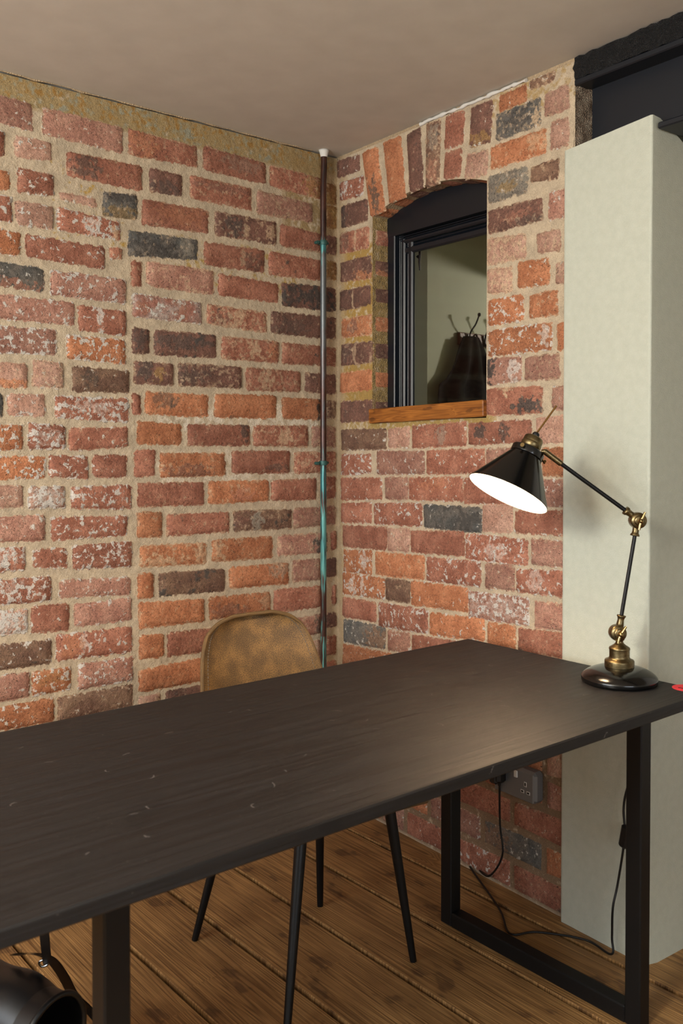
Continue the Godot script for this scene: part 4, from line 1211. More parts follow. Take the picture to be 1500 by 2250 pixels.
func build_window() -> void:
	var o := Node3D.new()
	o.name = "window_1"
	add_child(o)
	o.set_meta("kind", "structure")
	o.set_meta("category", "window")
	o.set_meta("label", "small black framed arched window in the brick wall with a pine sill")
	var bas := Basis(nr, Vector3.UP, nr.cross(Vector3.UP))
	var bar := func(a0: float, a1: float, b0: float, b1: float, d0: float, d1: float, bev := 0.003) -> MB:
		var mb := MB.new()
		mb.box((wp(1, a0, b0, d0) + wp(1, a1, b1, d1)) * 0.5, Vector3(absf(d1 - d0), b1 - b0, a1 - a0), bev, bas)
		return mb
	var bot := 1.442
	# outer frame: left, right and a head that fills the arch
	part("outer_frame", bar.call(WIN_A0, WIN_A0 + 0.040, bot, 2.11, -0.066, -0.145), M.frame, o)
	part("outer_frame", bar.call(WIN_A1 - 0.040, WIN_A1, bot, 2.11, -0.066, -0.145), M.frame, o)
	part("outer_frame", bar.call(WIN_A0, WIN_A1, 1.396, bot - 0.0005, -0.067, -0.144), M.frame, o)
	var prof := PackedVector2Array()
	prof.append(Vector2(WIN_A1, 2.040))
	prof.append(Vector2(WIN_A0, 2.040))
	for i in 21:
		var a := lerpf(WIN_A0, WIN_A1, i / 20.0)
		prof.append(Vector2(a, arch(a) - 0.001))
	var head := MB.new()
	head.prism(prof, Transform3D(Basis(er, Vector3.UP, nr), wp(1, 0.0, 0.0, -0.145)), 0.080)
	part("head", head, M.frame, o)
	for q in [[0.040, 0.0445], [0.0465, 0.051], [0.053, 0.0575]]:
		part("moulding", bar.call(WIN_A0 + q[0], WIN_A0 + q[1], bot, 2.05, -0.076 - q[0] * 0.25, -0.11, 0.0015), M.frame, o)
		part("moulding", bar.call(WIN_A0 + 0.04, WIN_A1 - 0.04, 2.042 - q[1] + 0.036, 2.042 - q[0] + 0.036, -0.074 - q[0] * 0.25, -0.14, 0.0015), M.frame, o)
	# opening sash
	var sash := Node3D.new()
	sash.name = "sash"
	o.add_child(sash)
	for q in [[0.060, 0.076, -0.080], [0.0765, 0.088, -0.090], [0.0885, 0.112, -0.084]]:
		part("stile", bar.call(WIN_A0 + q[0], WIN_A0 + q[1], bot, 2.03, q[2], -0.102, 0.005), M.frame, sash)
		part("rail", bar.call(WIN_A0 + 0.06, WIN_A1 - 0.04, 2.026 - (q[1] - 0.06), 2.026 - (q[0] - 0.06), q[2], -0.102, 0.005), M.frame, sash)
	part("stile", bar.call(WIN_A1 - 0.062, WIN_A1 - 0.040, bot, 2.03, -0.084, -0.102, 0.005), M.frame, sash)
	part("rail", bar.call(WIN_A0 + 0.06, WIN_A1 - 0.04, bot - 0.02, bot - 0.001, -0.084, -0.102, 0.004), M.frame, sash)
	part("pane", bar.call(WIN_A0 + 0.105, WIN_A1 - 0.055, bot - 0.005, 1.985, -0.096, -0.100, 0.0003), M.glass, sash)
	# a cast latch on the far side of the glass
	var la := MB.new()
	var pa := on_wall(1, 921, 530, -0.135).x
	var y0 := on_wall(1, 921, 594, -0.135).y
	var y1 := on_wall(1, 921, 531, -0.135).y
	la.tube([wp(1, pa + 0.001, y0, -0.136), wp(1, pa, lerpf(y0, y1, 0.3), -0.135), wp(1, pa + 0.002, lerpf(y0, y1, 0.6), -0.136), wp(1, pa, y1, -0.135)], [0.0025, 0.004, 0.0045, 0.003], 8)
	la.tube([wp(1, pa, lerpf(y0, y1, 0.45), -0.135), wp(1, pa - 0.012, lerpf(y0, y1, 0.50), -0.134)], [0.006, 0.003], 8)
	la.tube([wp(1, pa, lerpf(y0, y1, 0.5), -0.135), wp(1, WIN_A0 + 0.09, lerpf(y0, y1, 0.5), -0.128)], [0.003, 0.003], 6)
	part("latch", la, M.iron, o)
	# plastered jamb on the far side and the pine sill
	part("far_jamb", bar.call(WIN_A0 - 0.002, WIN_A0 + 0.012, bot, 2.12, -0.146, -0.245, 0.001), M.hall, o)
	var sb := Basis(er, Vector3.UP, nr)
	var sill := MB.new()
	var l := WIN_A1 - WIN_A0 + 0.004
	sill.box(Vector3.ZERO, Vector3(l, 0.050, 0.082), 0.003, Basis(), Vector2(0.1, 0.3))
	var so := part("window_sill", sill, M.sill, o, "orange brown oiled pine sill block")
	so.transform = Transform3D(sb.rotated(nr, 0.022), wp(1, (WIN_A0 + WIN_A1) * 0.5, 1.4175, -0.0245))

func build_hall() -> void:
	var mb := MB.new()
	mb.box(Vector3(3.6, 1.2, -3.15), Vector3(2.9, 2.5, 0.1), 0.001)
	structure("wall_hall", mb, M.hall, "dull sage painted hallway wall seen through the small window", "wall")
	mb = MB.new()
	mb.box(Vector3(3.6, 1.2, -1.345), Vector3(2.6, 2.5, 0.06), 0.001)
	structure("wall_hall_inner", mb, M.hall, "hallway side of the wall behind the pier", "wall")
	mb = MB.new()
	mb.box(Vector3(4.85, 1.2, -2.2), Vector3(0.1, 2.5, 2.0), 0.001)
	structure("wall_hall_end", mb, M.hall, "end wall of the hallway", "wall")
	mb = MB.new()
	mb.box(Vector3(3.83, 2.25, -2.23), Vector3(0.14, 0.27, 1.75), 0.002)
	structure("trim_1", mb, M.hall, "plastered header across the hallway ceiling", "trim")
	# coat rack with two hooks
	var zw := -3.1
	var rk := thing("coat_rack", "brown wooden coat rack with black hooks on the hallway wall", "coat rack", Vector3(3.53, 1.825, zw))
	var bd := MB.new()
	bd.box(Vector3(0.0, 0, 0.011), Vector3(0.46, 0.062, 0.021), 0.004)
	part("board", bd, M.rack, rk)
	for k in 4:
		var hx := -0.172 + k * 0.114
		var hk := MB.new()
		hk.tube(smooth_path([Vector3(hx, -0.03, 0.024), Vector3(hx, 0.0, 0.030), Vector3(hx, 0.035, 0.040), Vector3(hx + 0.004, 0.07, 0.068), Vector3(hx + 0.006, 0.112, 0.088)]), [0.006, 0.006, 0.006, 0.005, 0.005, 0.004], 8)
		hk.tube(smooth_path([Vector3(hx, -0.01, 0.026), Vector3(hx, -0.035, 0.045), Vector3(hx, -0.03, 0.066), Vector3(hx, -0.008, 0.070)]), [0.005], 8)
		hk.lathe([Vector2(0.0, 0.010), Vector2(0.007, 0.007), Vector2(0.0085, 0.0), Vector2(0.007, -0.007), Vector2(0.0, -0.010)], 8, Transform3D(Basis(), Vector3(hx + 0.006, 0.113, 0.088)))
		hk.box(Vector3(hx, 0.0, 0.023), Vector3(0.018, 0.05, 0.005), 0.002)
		part("hook", hk, M.iron, rk)
	# dark apron hanging from the first hook
	var ap := thing("apron", "dark grey cloth apron hanging from the hallway coat rack", "apron", Vector3(3.40, 1.2, zw))
	var left := []
	for q in [[1021, 738], [1012, 762], [1005, 788], [997, 812], [984, 831], [968, 845], [965, 868], [964, 892]]:
		var lp0 := on_z(q[0], q[1], zw + 0.06)
		left.append([lp0.y, lp0.x])
	left.append([1.3, 3.12])
	left.append([1.0, 3.11])
	var right := []
	for n in left.size():
		right.append([left[n][0], 3.400 + [0.0, 0.035, 0.06, 0.075, 0.10, 0.13, 0.14, 0.145, 0.15, 0.16][n]])
	var pts := PackedVector3Array()
	var uvs := PackedVector2Array()
	var nu := 18
	for j in left.size():
		for i in nu + 1:
			var u := float(i) / nu
			var y: float = left[j][0]
			var x := lerpf(left[j][1], right[j][1], u)
			var fold := 0.018 * sin(u * 17.0 + y * 2.0) * minf(1.0, j / 3.0)
			pts.append(Vector3(x, y, zw + 0.055 + fold + 0.02 * sin(u * PI)) - ap.position)
			uvs.append(Vector2(x, y))
	var cl := MB.new()
	cl.grid(nu, left.size() - 1, pts, uvs, Vector3(0, 0, 1))
	var back := PackedVector3Array()
	for q in pts:
		back.append(q - Vector3(0, 0, 0.006))
	cl.grid(nu, left.size() - 1, back, uvs, Vector3(0, 0, -1))
	part("bib", cl, M.cloth, ap)
	var lp := MB.new()
	lp.tube(smooth_path([Vector3(3.335, 1.815, zw + 0.058) - ap.position, Vector3(3.352, 1.84, zw + 0.07) - ap.position, Vector3(3.366, 1.84, zw + 0.07) - ap.position, Vector3(3.385, 1.815, zw + 0.058) - ap.position]), [0.005], 6)
	part("neck_loop", lp, M.cloth, ap)
	# the hallway's lamp, beyond the header
	var lm := thing("hall_lamp", "small round white wall lamp in the hallway beyond the header", "lamp", Vector3(4.45, 2.03, -2.15))
	var gl := MB.new()
	gl.lathe([Vector2(0, -0.05), Vector2(0.030, -0.04), Vector2(0.05, 0), Vector2(0.030, 0.04), Vector2(0, 0.05)], 16)
	var gm := mat(Color(1, 1, 1), 0.5)
	gm.emission_enabled = true
	gm.emission = Color(1.0, 0.965, 0.90)
	gm.emission_energy_multiplier = 3.0
	part("bulb_globe", gl, gm, lm)
	var ar := MB.new()
	ar.tube([Vector3(0, 0, 0.03), Vector3(0.35, 0.0, 0.0)], [0.008], 8)
	part("arm", ar, M.iron, lm)
	var ol := OmniLight3D.new()
	ol.name = "hall_lamp_glow"
	ol.light_color = Color(1.0, 0.965, 0.90)
	ol.light_energy = HALL_ENERGY
	ol.light_size = 0.05
	ol.omni_range = 8.0
	ol.omni_attenuation = 2.0
	ol.shadow_enabled = true
	lm.add_child(ol)

func build_pipe() -> void:
	var o := thing("copper_pipe", "old copper pipe with green verdigris running up the brick corner", "pipe", Vector3(2.061, 0, CZ + 0.03))
	var p := MB.new()
	var pts := []
	for k in 49:
		var y := 2.37 * k / 48.0
		var dx := 0.0
		if y > 2.24:
			dx = 0.0035 * clampf((y - 2.24) / 0.06, 0.0, 1.0)
		pts.append(Vector3(dx, y, 0))
	var seg := 16
	var gp := PackedVector3Array()
	var gu := PackedVector2Array()
	for k in pts.size():
		for j in seg + 1:
			var a := TAU * j / seg
			gp.append(pts[k] + Vector3(cos(a), 0, sin(a)) * 0.0112)
			gu.append(Vector2(float(j) / seg, 1.0 - pts[k].y / 2.4))
	p.grid(seg, pts.size() - 1, gp, gu, null)
	part("tube", p, M.pipe, o)
	var cap := MB.new()
	cap.lathe([Vector2(0.0118, -0.022), Vector2(0.014, -0.014), Vector2(0.0165, -0.004), Vector2(0.020, 0.003), Vector2(0.0, 0.004)], 14, Transform3D(Basis(), Vector3(0.0035, 2.3595, 0)))
	part("filler_collar", cap, M.filler, o, "white filler where the pipe enters the ceiling")
	for y in [2.033, 1.247]:
		var c := MB.new()
		c.lathe([Vector2(0.0122, -0.008), Vector2(0.0148, -0.007), Vector2(0.0148, 0.007), Vector2(0.0122, 0.008)], 16, Transform3D(Basis(), Vector3(0, y, 0)))
		c.box(Vector3(-0.018, y, -0.004), Vector3(0.016, 0.010, 0.006), 0.002)
		c.tube([Vector3(-0.026, y - 0.001, -0.012), Vector3(-0.026, y - 0.001, 0.004)], [0.006, 0.006], 10)
		c.tube([Vector3(0.014, y, 0.0), Vector3(0.021, y + 0.001, 0.003)], [0.005, 0.004], 8)
		c.tube([Vector3(0, y, -0.010), Vector3(0, y, -0.032)], [0.005, 0.005], 8)
		part("clip", c, M.verdigris, o)
	# the short second pipe that leaves the floor is not built: nothing of it shows

func build_caulk() -> void:
	# white filler between ceiling and brickwork, over the arch and up to the pier
	var pts := []
	var rad := []
	var r := RandomNumberGenerator.new()
	r.seed = 77
	for k in 41:
		var a := lerpf(0.46, 0.915, k / 40.0)
		pts.append(wp(1, a, 2.354 + r.randf_range(-0.0015, 0.0015), 0.001 + r.randf_range(0, 0.002)))
		rad.append(0.0060 + r.randf_range(-0.0035, 0.0015))
	var mb := MB.new()
	mb.tube(pts, rad, 8)
	structure("trim_2", mb, M.filler, "ragged white filler line between ceiling and brick arch", "trim")
	# thin cream edge of the ceiling along the left wall
	pts = []
	rad = []
	for k in 61:
		pts.append(Vector3(CX - lerpf(0.12, 2.2, k / 60.0), 2.3605 + r.randf_range(-0.001, 0.001), CZ + 0.004 + r.randf_range(-0.003, 0.003)))
		rad.append(0.0030 + r.randf_range(-0.0022, 0.0015))
	mb = MB.new()
	mb.tube(pts, rad, 6)
	structure("trim_3", mb, M.mortar, "crumbling mortar line where the ceiling meets the left brick wall", "trim")

func build_pendant() -> void:
	# the room's own light: an opal globe that hangs behind the camera's left shoulder
	var o := thing("pendant_lamp", "white opal globe pendant lamp hanging over the middle of the room", "lamp", PENDANT_AT)
	var g := MB.new()
	var prof := []
	for k in 17:
		var a := -PI / 2 + PI * k / 16.0
		prof.append(Vector2(cos(a) * 0.235, sin(a) * 0.235))
	g.lathe(prof, 32)
	var gm := mat(Color(1, 1, 1), 0.3)
	gm.emission_enabled = true
	gm.emission = PENDANT_COLOR
	gm.emission_energy_multiplier = 1.2
	part("bulb_globe", g, gm, o)
	var c := MB.new()
	c.lathe([Vector2(0.0, 0.225), Vector2(0.035, 0.228), Vector2(0.03, 0.255), Vector2(0.012, 0.27), Vector2(0.0, 0.27)], 18)
	part("cap", c, M.brass, o)
	var f := MB.new()
	f.tube([Vector3(0, 0.265, 0), Vector3(0, CEIL - PENDANT_AT.y - 0.02, 0)], [0.004], 8)
	f.lathe([Vector2(0.0, -0.03), Vector2(0.045, -0.02), Vector2(0.05, 0.0), Vector2(0.0, 0.0)], 20, Transform3D(Basis(), Vector3(0, CEIL - PENDANT_AT.y - 0.0005, 0)))
	part("flex", f, M.black_plastic, o)
	var li := OmniLight3D.new()
	li.name = "pendant_lamp_glow"
	li.light_color = PENDANT_COLOR
	li.light_energy = PENDANT_ENERGY
	li.light_size = 0.23
	li.omni_range = 10.0
	li.omni_attenuation = 2.0
	li.shadow_enabled = true
	o.add_child(li)

# ================================================================== furniture and things
const DESK := [0.190, 1.990, -1.820, -1.075]
func build_desk() -> void:
	var o := thing("desk", "long black stained wooden desk on black steel frame legs", "desk", Vector3(1.09, 0, -1.4475))
	var inv := -o.position
	var mb := MB.new()
	mb.box(Vector3((DESK[0] + DESK[1]) * 0.5, 0.7375, (DESK[2] + DESK[3]) * 0.5) + inv, Vector3(DESK[1] - DESK[0], 0.025, DESK[3] - DESK[2]), 0.0028)
	part("tabletop", mb, M.desk, o)
	for x in [0.554, 1.834]:
		for z in [-1.740, -1.161]:
			var l := MB.new()
			l.box(Vector3(x, 0.3625, z) + inv, Vector3(0.040, 0.723, 0.040), 0.003)
			part("leg", l, M.black_steel, o)
		for y in [0.020, 0.7045]:
			var r := MB.new()
			r.box(Vector3(x, y, -1.4505) + inv, Vector3(0.0395, 0.0395, 0.5395), 0.003)
			part("rail", r, M.black_steel, o)

func build_sticker() -> void:
	var o := thing("sticker", "round red paper sticker on the desk corner behind the lamp", "sticker", on_floor(1506, 1512, 0.7502))
	var mb := MB.new()
	mb.lathe([Vector2(0.0, 0.0008), Vector2(0.030, 0.0008), Vector2(0.0302, 0.0)], 40)
	part("paper", mb, M.red_paper, o)
	var t := MB.new()
	var c := on_floor(1497, 1513, 0.7502) - o.position
	t.tube(smooth_path([c + Vector3(-0.004, 0.0011, -0.006), c + Vector3(0.0, 0.0011, -0.002), c + Vector3(-0.002, 0.0011, 0.002), c + Vector3(0.004, 0.0011, 0.007)], 5), [0.0012], 5)
	part("pen_mark", t, M.ink, o)

func lathe_y(prof: Array, seg := 28) -> MB:
	var mb := MB.new()
	mb.lathe(prof, seg)
	return mb

func along(from: Vector3, dir: Vector3) -> Transform3D:
	# local y runs along dir
	var y := dir.normalized()
	var x := y.cross(Vector3(0.3, 0.1, 0.9)).normalized()
	return Transform3D(Basis(x, y, x.cross(y)), from)

func build_lamp() -> void:
	var base := on_floor(1360, 1498, 0.75)
	var depth := (base - EYE).dot(cam_f)
	var P := func(x: float, y: float) -> Vector3: return at_depth(x, y, depth) - base
	var px := depth / FPX
	var o := thing("desk_lamp", "black and brass jointed desk lamp, lit, on the black desk", "lamp", base)
	# foot
	var ft := [Vector2(0.0, 0.0), Vector2(0.084, 0.0), Vector2(0.0875, 0.002), Vector2(0.0885, 0.006), Vector2(0.0885, 0.011), Vector2(0.0875, 0.014), Vector2(0.0835, 0.0185), Vector2(0.077, 0.0235), Vector2(0.068, 0.0285), Vector2(0.057, 0.0325), Vector2(0.045, 0.0355), Vector2(0.030, 0.0375), Vector2(0.0, 0.038)]
	part("base", lathe_y(ft, 56), M.black_gloss, o)
	# brass turnings over the foot
	var tr := [Vector2(0.0, 0.036), Vector2(0.0335, 0.036), Vector2(0.0345, 0.038), Vector2(0.0345, 0.050), Vector2(0.0335, 0.053), Vector2(0.027, 0.056), Vector2(0.0245, 0.058), Vector2(0.0235, 0.061), Vector2(0.0235, 0.0765), Vector2(0.0245, 0.078), Vector2(0.0245, 0.081), Vector2(0.0235, 0.083), Vector2(0.017, 0.087), Vector2(0.0105, 0.092), Vector2(0.0085, 0.096), Vector2(0.0090, 0.099), Vector2(0.0115, 0.101), Vector2(0.0115, 0.1035), Vector2(0.0085, 0.106), Vector2(0.008, 0.112), Vector2(0.0, 0.112)]
	part("stem", lathe_y(tr, 36), M.brass, o)
	var view := -cam_f
	var j1: Vector3 = P.call(1356, 1390)
	var j2: Vector3 = P.call(1400, 1143.5)
	for n in 2:
		var c: Vector3 = [j1, j2][n]
		var k := MB.new()
		var xf := along(c, view)
		k.lathe([Vector2(0.0, -0.016), Vector2(0.012, -0.016), Vector2(0.0185, -0.013), Vector2(0.0195, -0.008), Vector2(0.0195, 0.008), Vector2(0.0185, 0.013), Vector2(0.012, 0.016), Vector2(0.0, 0.016)], 28, xf)
		k.lathe([Vector2(0.0125, 0.015), Vector2(0.0125, 0.018), Vector2(0.009, 0.020), Vector2(0.0, 0.020)], 20, xf)
		var jt := part("joint", k, M.brass, o)
		var w := MB.new()
		var up: Vector3 = (cam_u * 0.8 + cam_r * (0.5 if n == 0 else 0.35)).normalized()
		var q := c + view * 0.024
		w.lathe([Vector2(0.0, -0.006), Vector2(0.006, -0.006), Vector2(0.0065, 0.0), Vector2(0.005, 0.008), Vector2(0.0, 0.009)], 14, along(q, view))
		w.tube([q + view * 0.002, q + up * 0.010 + view * 0.003, q + up * 0.023 + view * 0.004], [0.004, 0.0035, 0.0028], 8)
		w.tube([q + view * 0.002, q - up * 0.008 - cam_u * 0.003 + view * 0.003, q - up * 0.012 - cam_u * 0.010 + view * 0.004], [0.004, 0.0035, 0.0028], 8)
		part("wing_nut", w, M.brass_bright, jt)
	# lower arm
	var a0: Vector3 = P.call(1364, 1358)
	var a1: Vector3 = P.call(1395, 1172)
	var d1 := (a1 - a0).normalized()
	var f1 := MB.new()
	f1.lathe([Vector2(0.0, -0.022), Vector2(0.0095, -0.022), Vector2(0.0085, -0.012), Vector2(0.0075, -0.004), Vector2(0.0085, 0.001), Vector2(0.0105, 0.004), Vector2(0.0105, 0.007), Vector2(0.0, 0.008)], 20, along(a0, d1))
	part("ferrule", f1, M.brass, o)
	f1 = MB.new()
	f1.lathe([Vector2(0.0, 0.022), Vector2(0.0090, 0.022), Vector2(0.0080, 0.012), Vector2(0.0075, 0.005), Vector2(0.0085, 0.0), Vector2(0.0110, -0.003), Vector2(0.0110, -0.006), Vector2(0.0, -0.007)], 20, along(a1, d1))
	part("ferrule", f1, M.brass, o)
	var r1 := MB.new()
	r1.tube([a0, a1], [0.0046], 14)
	part("arm", r1, M.black_leg, o)
	# upper arm
	var b0: Vector3 = P.call(1377, 1124)
	var b1: Vector3 = P.call(1231, 1018)
	var b2: Vector3 = P.call(1196, 992)
	var d2 := (b1 - b0).normalized()
	var f2 := MB.new()
	f2.lathe([Vector2(0.0, -0.020), Vector2(0.0085, -0.020), Vector2(0.0075, -0.010), Vector2(0.0085, -0.003), Vector2(0.0105, 0.0), Vector2(0.0105, 0.006), Vector2(0.0, 0.007)], 20, along(b0, d2))
	part("ferrule", f2, M.brass, o)
	var r2 := MB.new()
	r2.tube([b0, b1], [0.0050], 14)
	part("arm", r2, M.black_leg, o)
	var sl := MB.new()
	sl.tube([b1 - d2 * 0.003, b1, b2, b2 + d2 * 0.004], [0.0060, 0.0072, 0.0072, 0.004], 14)
	part("sleeve", sl, M.brass, o)
	# shade: axis in the picture plane, tipped a little towards the room
	var rim: Vector3 = P.call(1115, 1085)
	var ax_img := (cam_r * -0.462 + cam_u * -0.887).normalized()
	var ax := (ax_img * cos(deg_to_rad(11.0)) + view * sin(deg_to_rad(11.0))).normalized()
	var xf2 := along(rim, -ax)          # local y climbs from the rim to the cap
	var R := 0.1005
	var out_p := [Vector2(R, 0.0), Vector2(R + 0.0008, 0.001), Vector2(R, 0.002), Vector2(0.0385, 0.104), Vector2(0.0385, 0.106)]
	var sh := MB.new()
	sh.lathe(out_p, 56, xf2)
	part("shade", sh, M.black_gloss, o, "black enamelled cone shade")
	var si := MB.new()
	si.lathe([Vector2(R - 0.0012, 0.0002), Vector2(0.037, 0.1035), Vector2(0.0, 0.1035)], 56, xf2)
	for n in range(0, si.ix.size(), 3):
		var q := si.ix[n + 1]
		si.ix[n + 1] = si.ix[n + 2]
		si.ix[n + 2] = q
	part("shade_lining", si, M.shade_in, o, "white inside of the shade")
	var co := MB.new()
	co.lathe([Vector2(0.0, 0.104), Vector2(0.0390, 0.104), Vector2(0.0405, 0.1055), Vector2(0.0405, 0.119), Vector2(0.0390, 0.121), Vector2(0.030, 0.1225), Vector2(0.0, 0.1225)], 40, xf2)
	part("collar", co, M.black_gloss, o)
	for an in [0.9, 3.0, 5.1]:
		var sc := MB.new()
		var dir: Vector3 = xf2.basis * Vector3(cos(an), 0, sin(an))
		var c0 := xf2 * Vector3(0, 0.112, 0) + dir * 0.038
		sc.tube([c0, c0 + dir * 0.006, c0 + dir * 0.0065, c0 + dir * 0.011], [0.003, 0.003, 0.0058, 0.0052], 10)
		part("thumb_screw", sc, M.brass_bright, o)
	var br := MB.new()
	br.tube([b2, xf2 * Vector3(0, 0.112, 0) + (b2 - xf2 * Vector3(0, 0.112, 0)).normalized() * 0.036], [0.0055, 0.0055], 10)
	part("bracket", br, M.brass, o)
	var cp := MB.new()
	cp.lathe([Vector2(0.0, 0.120), Vector2(0.0250, 0.120), Vector2(0.0250, 0.137), Vector2(0.0240, 0.139), Vector2(0.0235, 0.140), Vector2(0.0240, 0.1415), Vector2(0.0235, 0.151), Vector2(0.0205, 0.155), Vector2(0.0, 0.156)], 32, xf2)
	part("bulb_holder", cp, M.brass, o)
	var ct := MB.new()
	ct.lathe([Vector2(0.0, 0.154), Vector2(0.0090, 0.154), Vector2(0.0090, 0.164), Vector2(0.0070, 0.1675), Vector2(0.0, 0.168)], 18, xf2)
	part("cord_grip", ct, M.black_plastic, o)
	var tip: Vector3 = P.call(1222.5, 891)
	var rd := MB.new()
	rd.tube([xf2 * Vector3(0, 0.166, 0), tip], [0.0024], 10)
	part("handle_rod", rd, M.brass_bright, o)
	# bulb
	var bm := mat(Color(1, 1, 1), 0.4)
	bm.emission_enabled = true
	bm.emission = LAMP_COLOR
	bm.emission_energy_multiplier = 10.0
	var bu := MB.new()
	bu.lathe([Vector2(0.0, 0.103), Vector2(0.013, 0.102), Vector2(0.014, 0.085), Vector2(0.024, 0.070), Vector2(0.029, 0.055), Vector2(0.026, 0.040), Vector2(0.015, 0.030), Vector2(0.0, 0.0265)], 24, xf2)
	part("bulb", bu, bm, o)
	var li := OmniLight3D.new()
	li.name = "desk_lamp_glow"
	li.light_color = LAMP_COLOR
	li.light_energy = LAMP_ENERGY
	li.light_size = 0.028
	li.omni_range = 8.0
	li.omni_attenuation = 2.0
	li.shadow_enabled = true
	o.add_child(li)
	li.position = xf2 * Vector3(0, 0.055, 0)
	# flex: from the foot over the right edge, down to the floor and to the socket
	var W := func(x: float, y: float, z: float) -> Vector3: return Vector3(x, y, z) - base
	var sk := wp(1, 0.865, 0.335, 0.05)
	var fl := on_wall(1, 1344, 2074, 0.05)
	var floor1 := wp(1, fl.x, 0.0, 0.05)
	var floor2 := on_floor(1180, 2052)
	var floor3 := on_floor(1120, 2055)
	var floor4 := on_floor(1096, 2000)
	var floor5 := on_floor(1032, 1908)
	var sw := on_wall(1, 1372, 1838, 0.05)
	var swp := wp(1, sw.x, sw.y, 0.05)
	var k1 := on_wall(1, 1357, 1940, 0.045)
	var k2 := on_wall(1, 1346, 1995, 0.06)
	var loop := on_wall(1, 1072, 1925, 0.025)
	var up1 := on_wall(1, 1103, 1880, 0.025)
	var up2 := on_wall(1, 1098, 1810, 0.03)
	var cord := smooth_path([
		Vector3(0.060, 0.012, -0.062), Vector3(0.078, 0.016, -0.058), Vector3(0.086, 0.006, -0.045), W.call(1.985, 0.7545, -1.262), W.call(2.002, 0.745, -1.255), W.call(2.008, 0.62, -1.25), swp + Vector3(0, 0.10, 0) - base, swp - base, wp(1, k1.x, k1.y, 0.045) - base, wp(1, k2.x, k2.y, 0.06) - base,
		floor1 + Vector3(0, 0.05, 0) - base, floor1 + Vector3(-0.004, 0.007, 0.0) - base, on_floor(1285, 2069) + Vector3(0, 0.005, 0) - base, floor2 + Vector3(0, 0.005, 0) - base, floor3 + Vector3(0, 0.005, 0) - base, floor4 + Vector3(0, 0.005, 0) - base, floor5 + Vector3(0, 0.006, 0) - base, floor5 + Vector3(0.02, 0.010, -0.006) - base, wp(1, loop.x, maxf(loop.y, 0.02), 0.025) - base, wp(1, up1.x, up1.y, 0.025) - base, wp(1, up2.x, up2.y, 0.03) - base, sk - base], 10)
	var cm := MB.new()
	cm.tube(cord, [0.0030], 8)
	var co2 := part("power_cord", cm, M.black_plastic, o)
	var inl := MB.new()
	var dn := (wp(1, k1.x, k1.y, 0.045) - swp).normalized()
	var bas := Basis(nr, -dn, nr.cross(-dn).normalized()).orthonormalized()
	inl.box(swp - base, Vector3(0.016, 0.062, 0.026), 0.006, bas)
	part("inline_switch", inl, M.black_plastic, co2)
	var pb := Basis(nr, Vector3.UP, nr.cross(Vector3.UP))
	var pl := MB.new()
	pl.box(wp(1, 0.865, 0.362, 0.060) - base, Vector3(0.036, 0.050, 0.050), 0.008, pb)
	pl.box(wp(1, 0.865, 0.350, 0.070) - base, Vector3(0.022, 0.032, 0.030), 0.006, pb)
	pl.tube([sk + Vector3(0, 0.01, 0) - base, sk - Vector3(0, 0.012, 0) - base], [0.006, 0.0045], 8)
	part("plug", pl, M.black_plastic, co2)

func build_socket() -> void:
	var o := thing("wall_socket", "grey metal double power socket low on the brick wall", "socket", wp(1, 0.910, 0.345, 0.0))
	var inv := -o.position
	var pb := Basis(nr, Vector3.UP, nr.cross(Vector3.UP))
	var put := func(a: float, b: float, d: float, size: Vector3, bev: float) -> MB:
		var mb := MB.new()
		mb.box(wp(1, a, b, d) + inv, size, bev, pb)
		return mb
	part("back_box", put.call(0.912, 0.345, 0.018, Vector3(0.042, 0.090, 0.158), 0.010), M.socket, o)
	part("face_plate", put.call(0.912, 0.345, 0.039, Vector3(0.006, 0.084, 0.150), 0.003), M.socket, o)
	for a in [0.877, 0.934]:
		part("rocker_switch", put.call(a + (-0.006 if a < 0.9 else -0.012), 0.372, 0.043, Vector3(0.006, 0.020, 0.013), 0.002), M.white_plastic, o)
	var s := 0.958
	var rim := MB.new()
	rim.box(wp(1, s, 0.352, 0.0425) + inv, Vector3(0.0015, 0.014, 0.010), 0.0005, pb)
	part("outlet", rim, M.white_plastic, o)
	for q in [[-0.011, -0.022], [0.011, -0.022]]:
		part("outlet", put.call(s + q[0], 0.352 + q[1], 0.0425, Vector3(0.0015, 0.009, 0.013), 0.0005), M.white_plastic, o)
		part("slot", put.call(s + q[0], 0.352 + q[1], 0.0433, Vector3(0.0012, 0.005, 0.008), 0.0003), M.black_plastic, o)
	part("slot", put.call(s, 0.352, 0.0433, Vector3(0.0012, 0.009, 0.005), 0.0003), M.black_plastic, o)
	# the small conduit disc beside it
	var d := MB.new()
	d.lathe([Vector2(0.0, -0.004), Vector2(0.010, -0.004), Vector2(0.010, 0.003), Vector2(0.008, 0.005), Vector2(0.0, 0.005)], 16, along(wp(1, 0.800, 0.352, 0.012) + inv, nr))
	part("conduit_cap", d, M.socket, o)

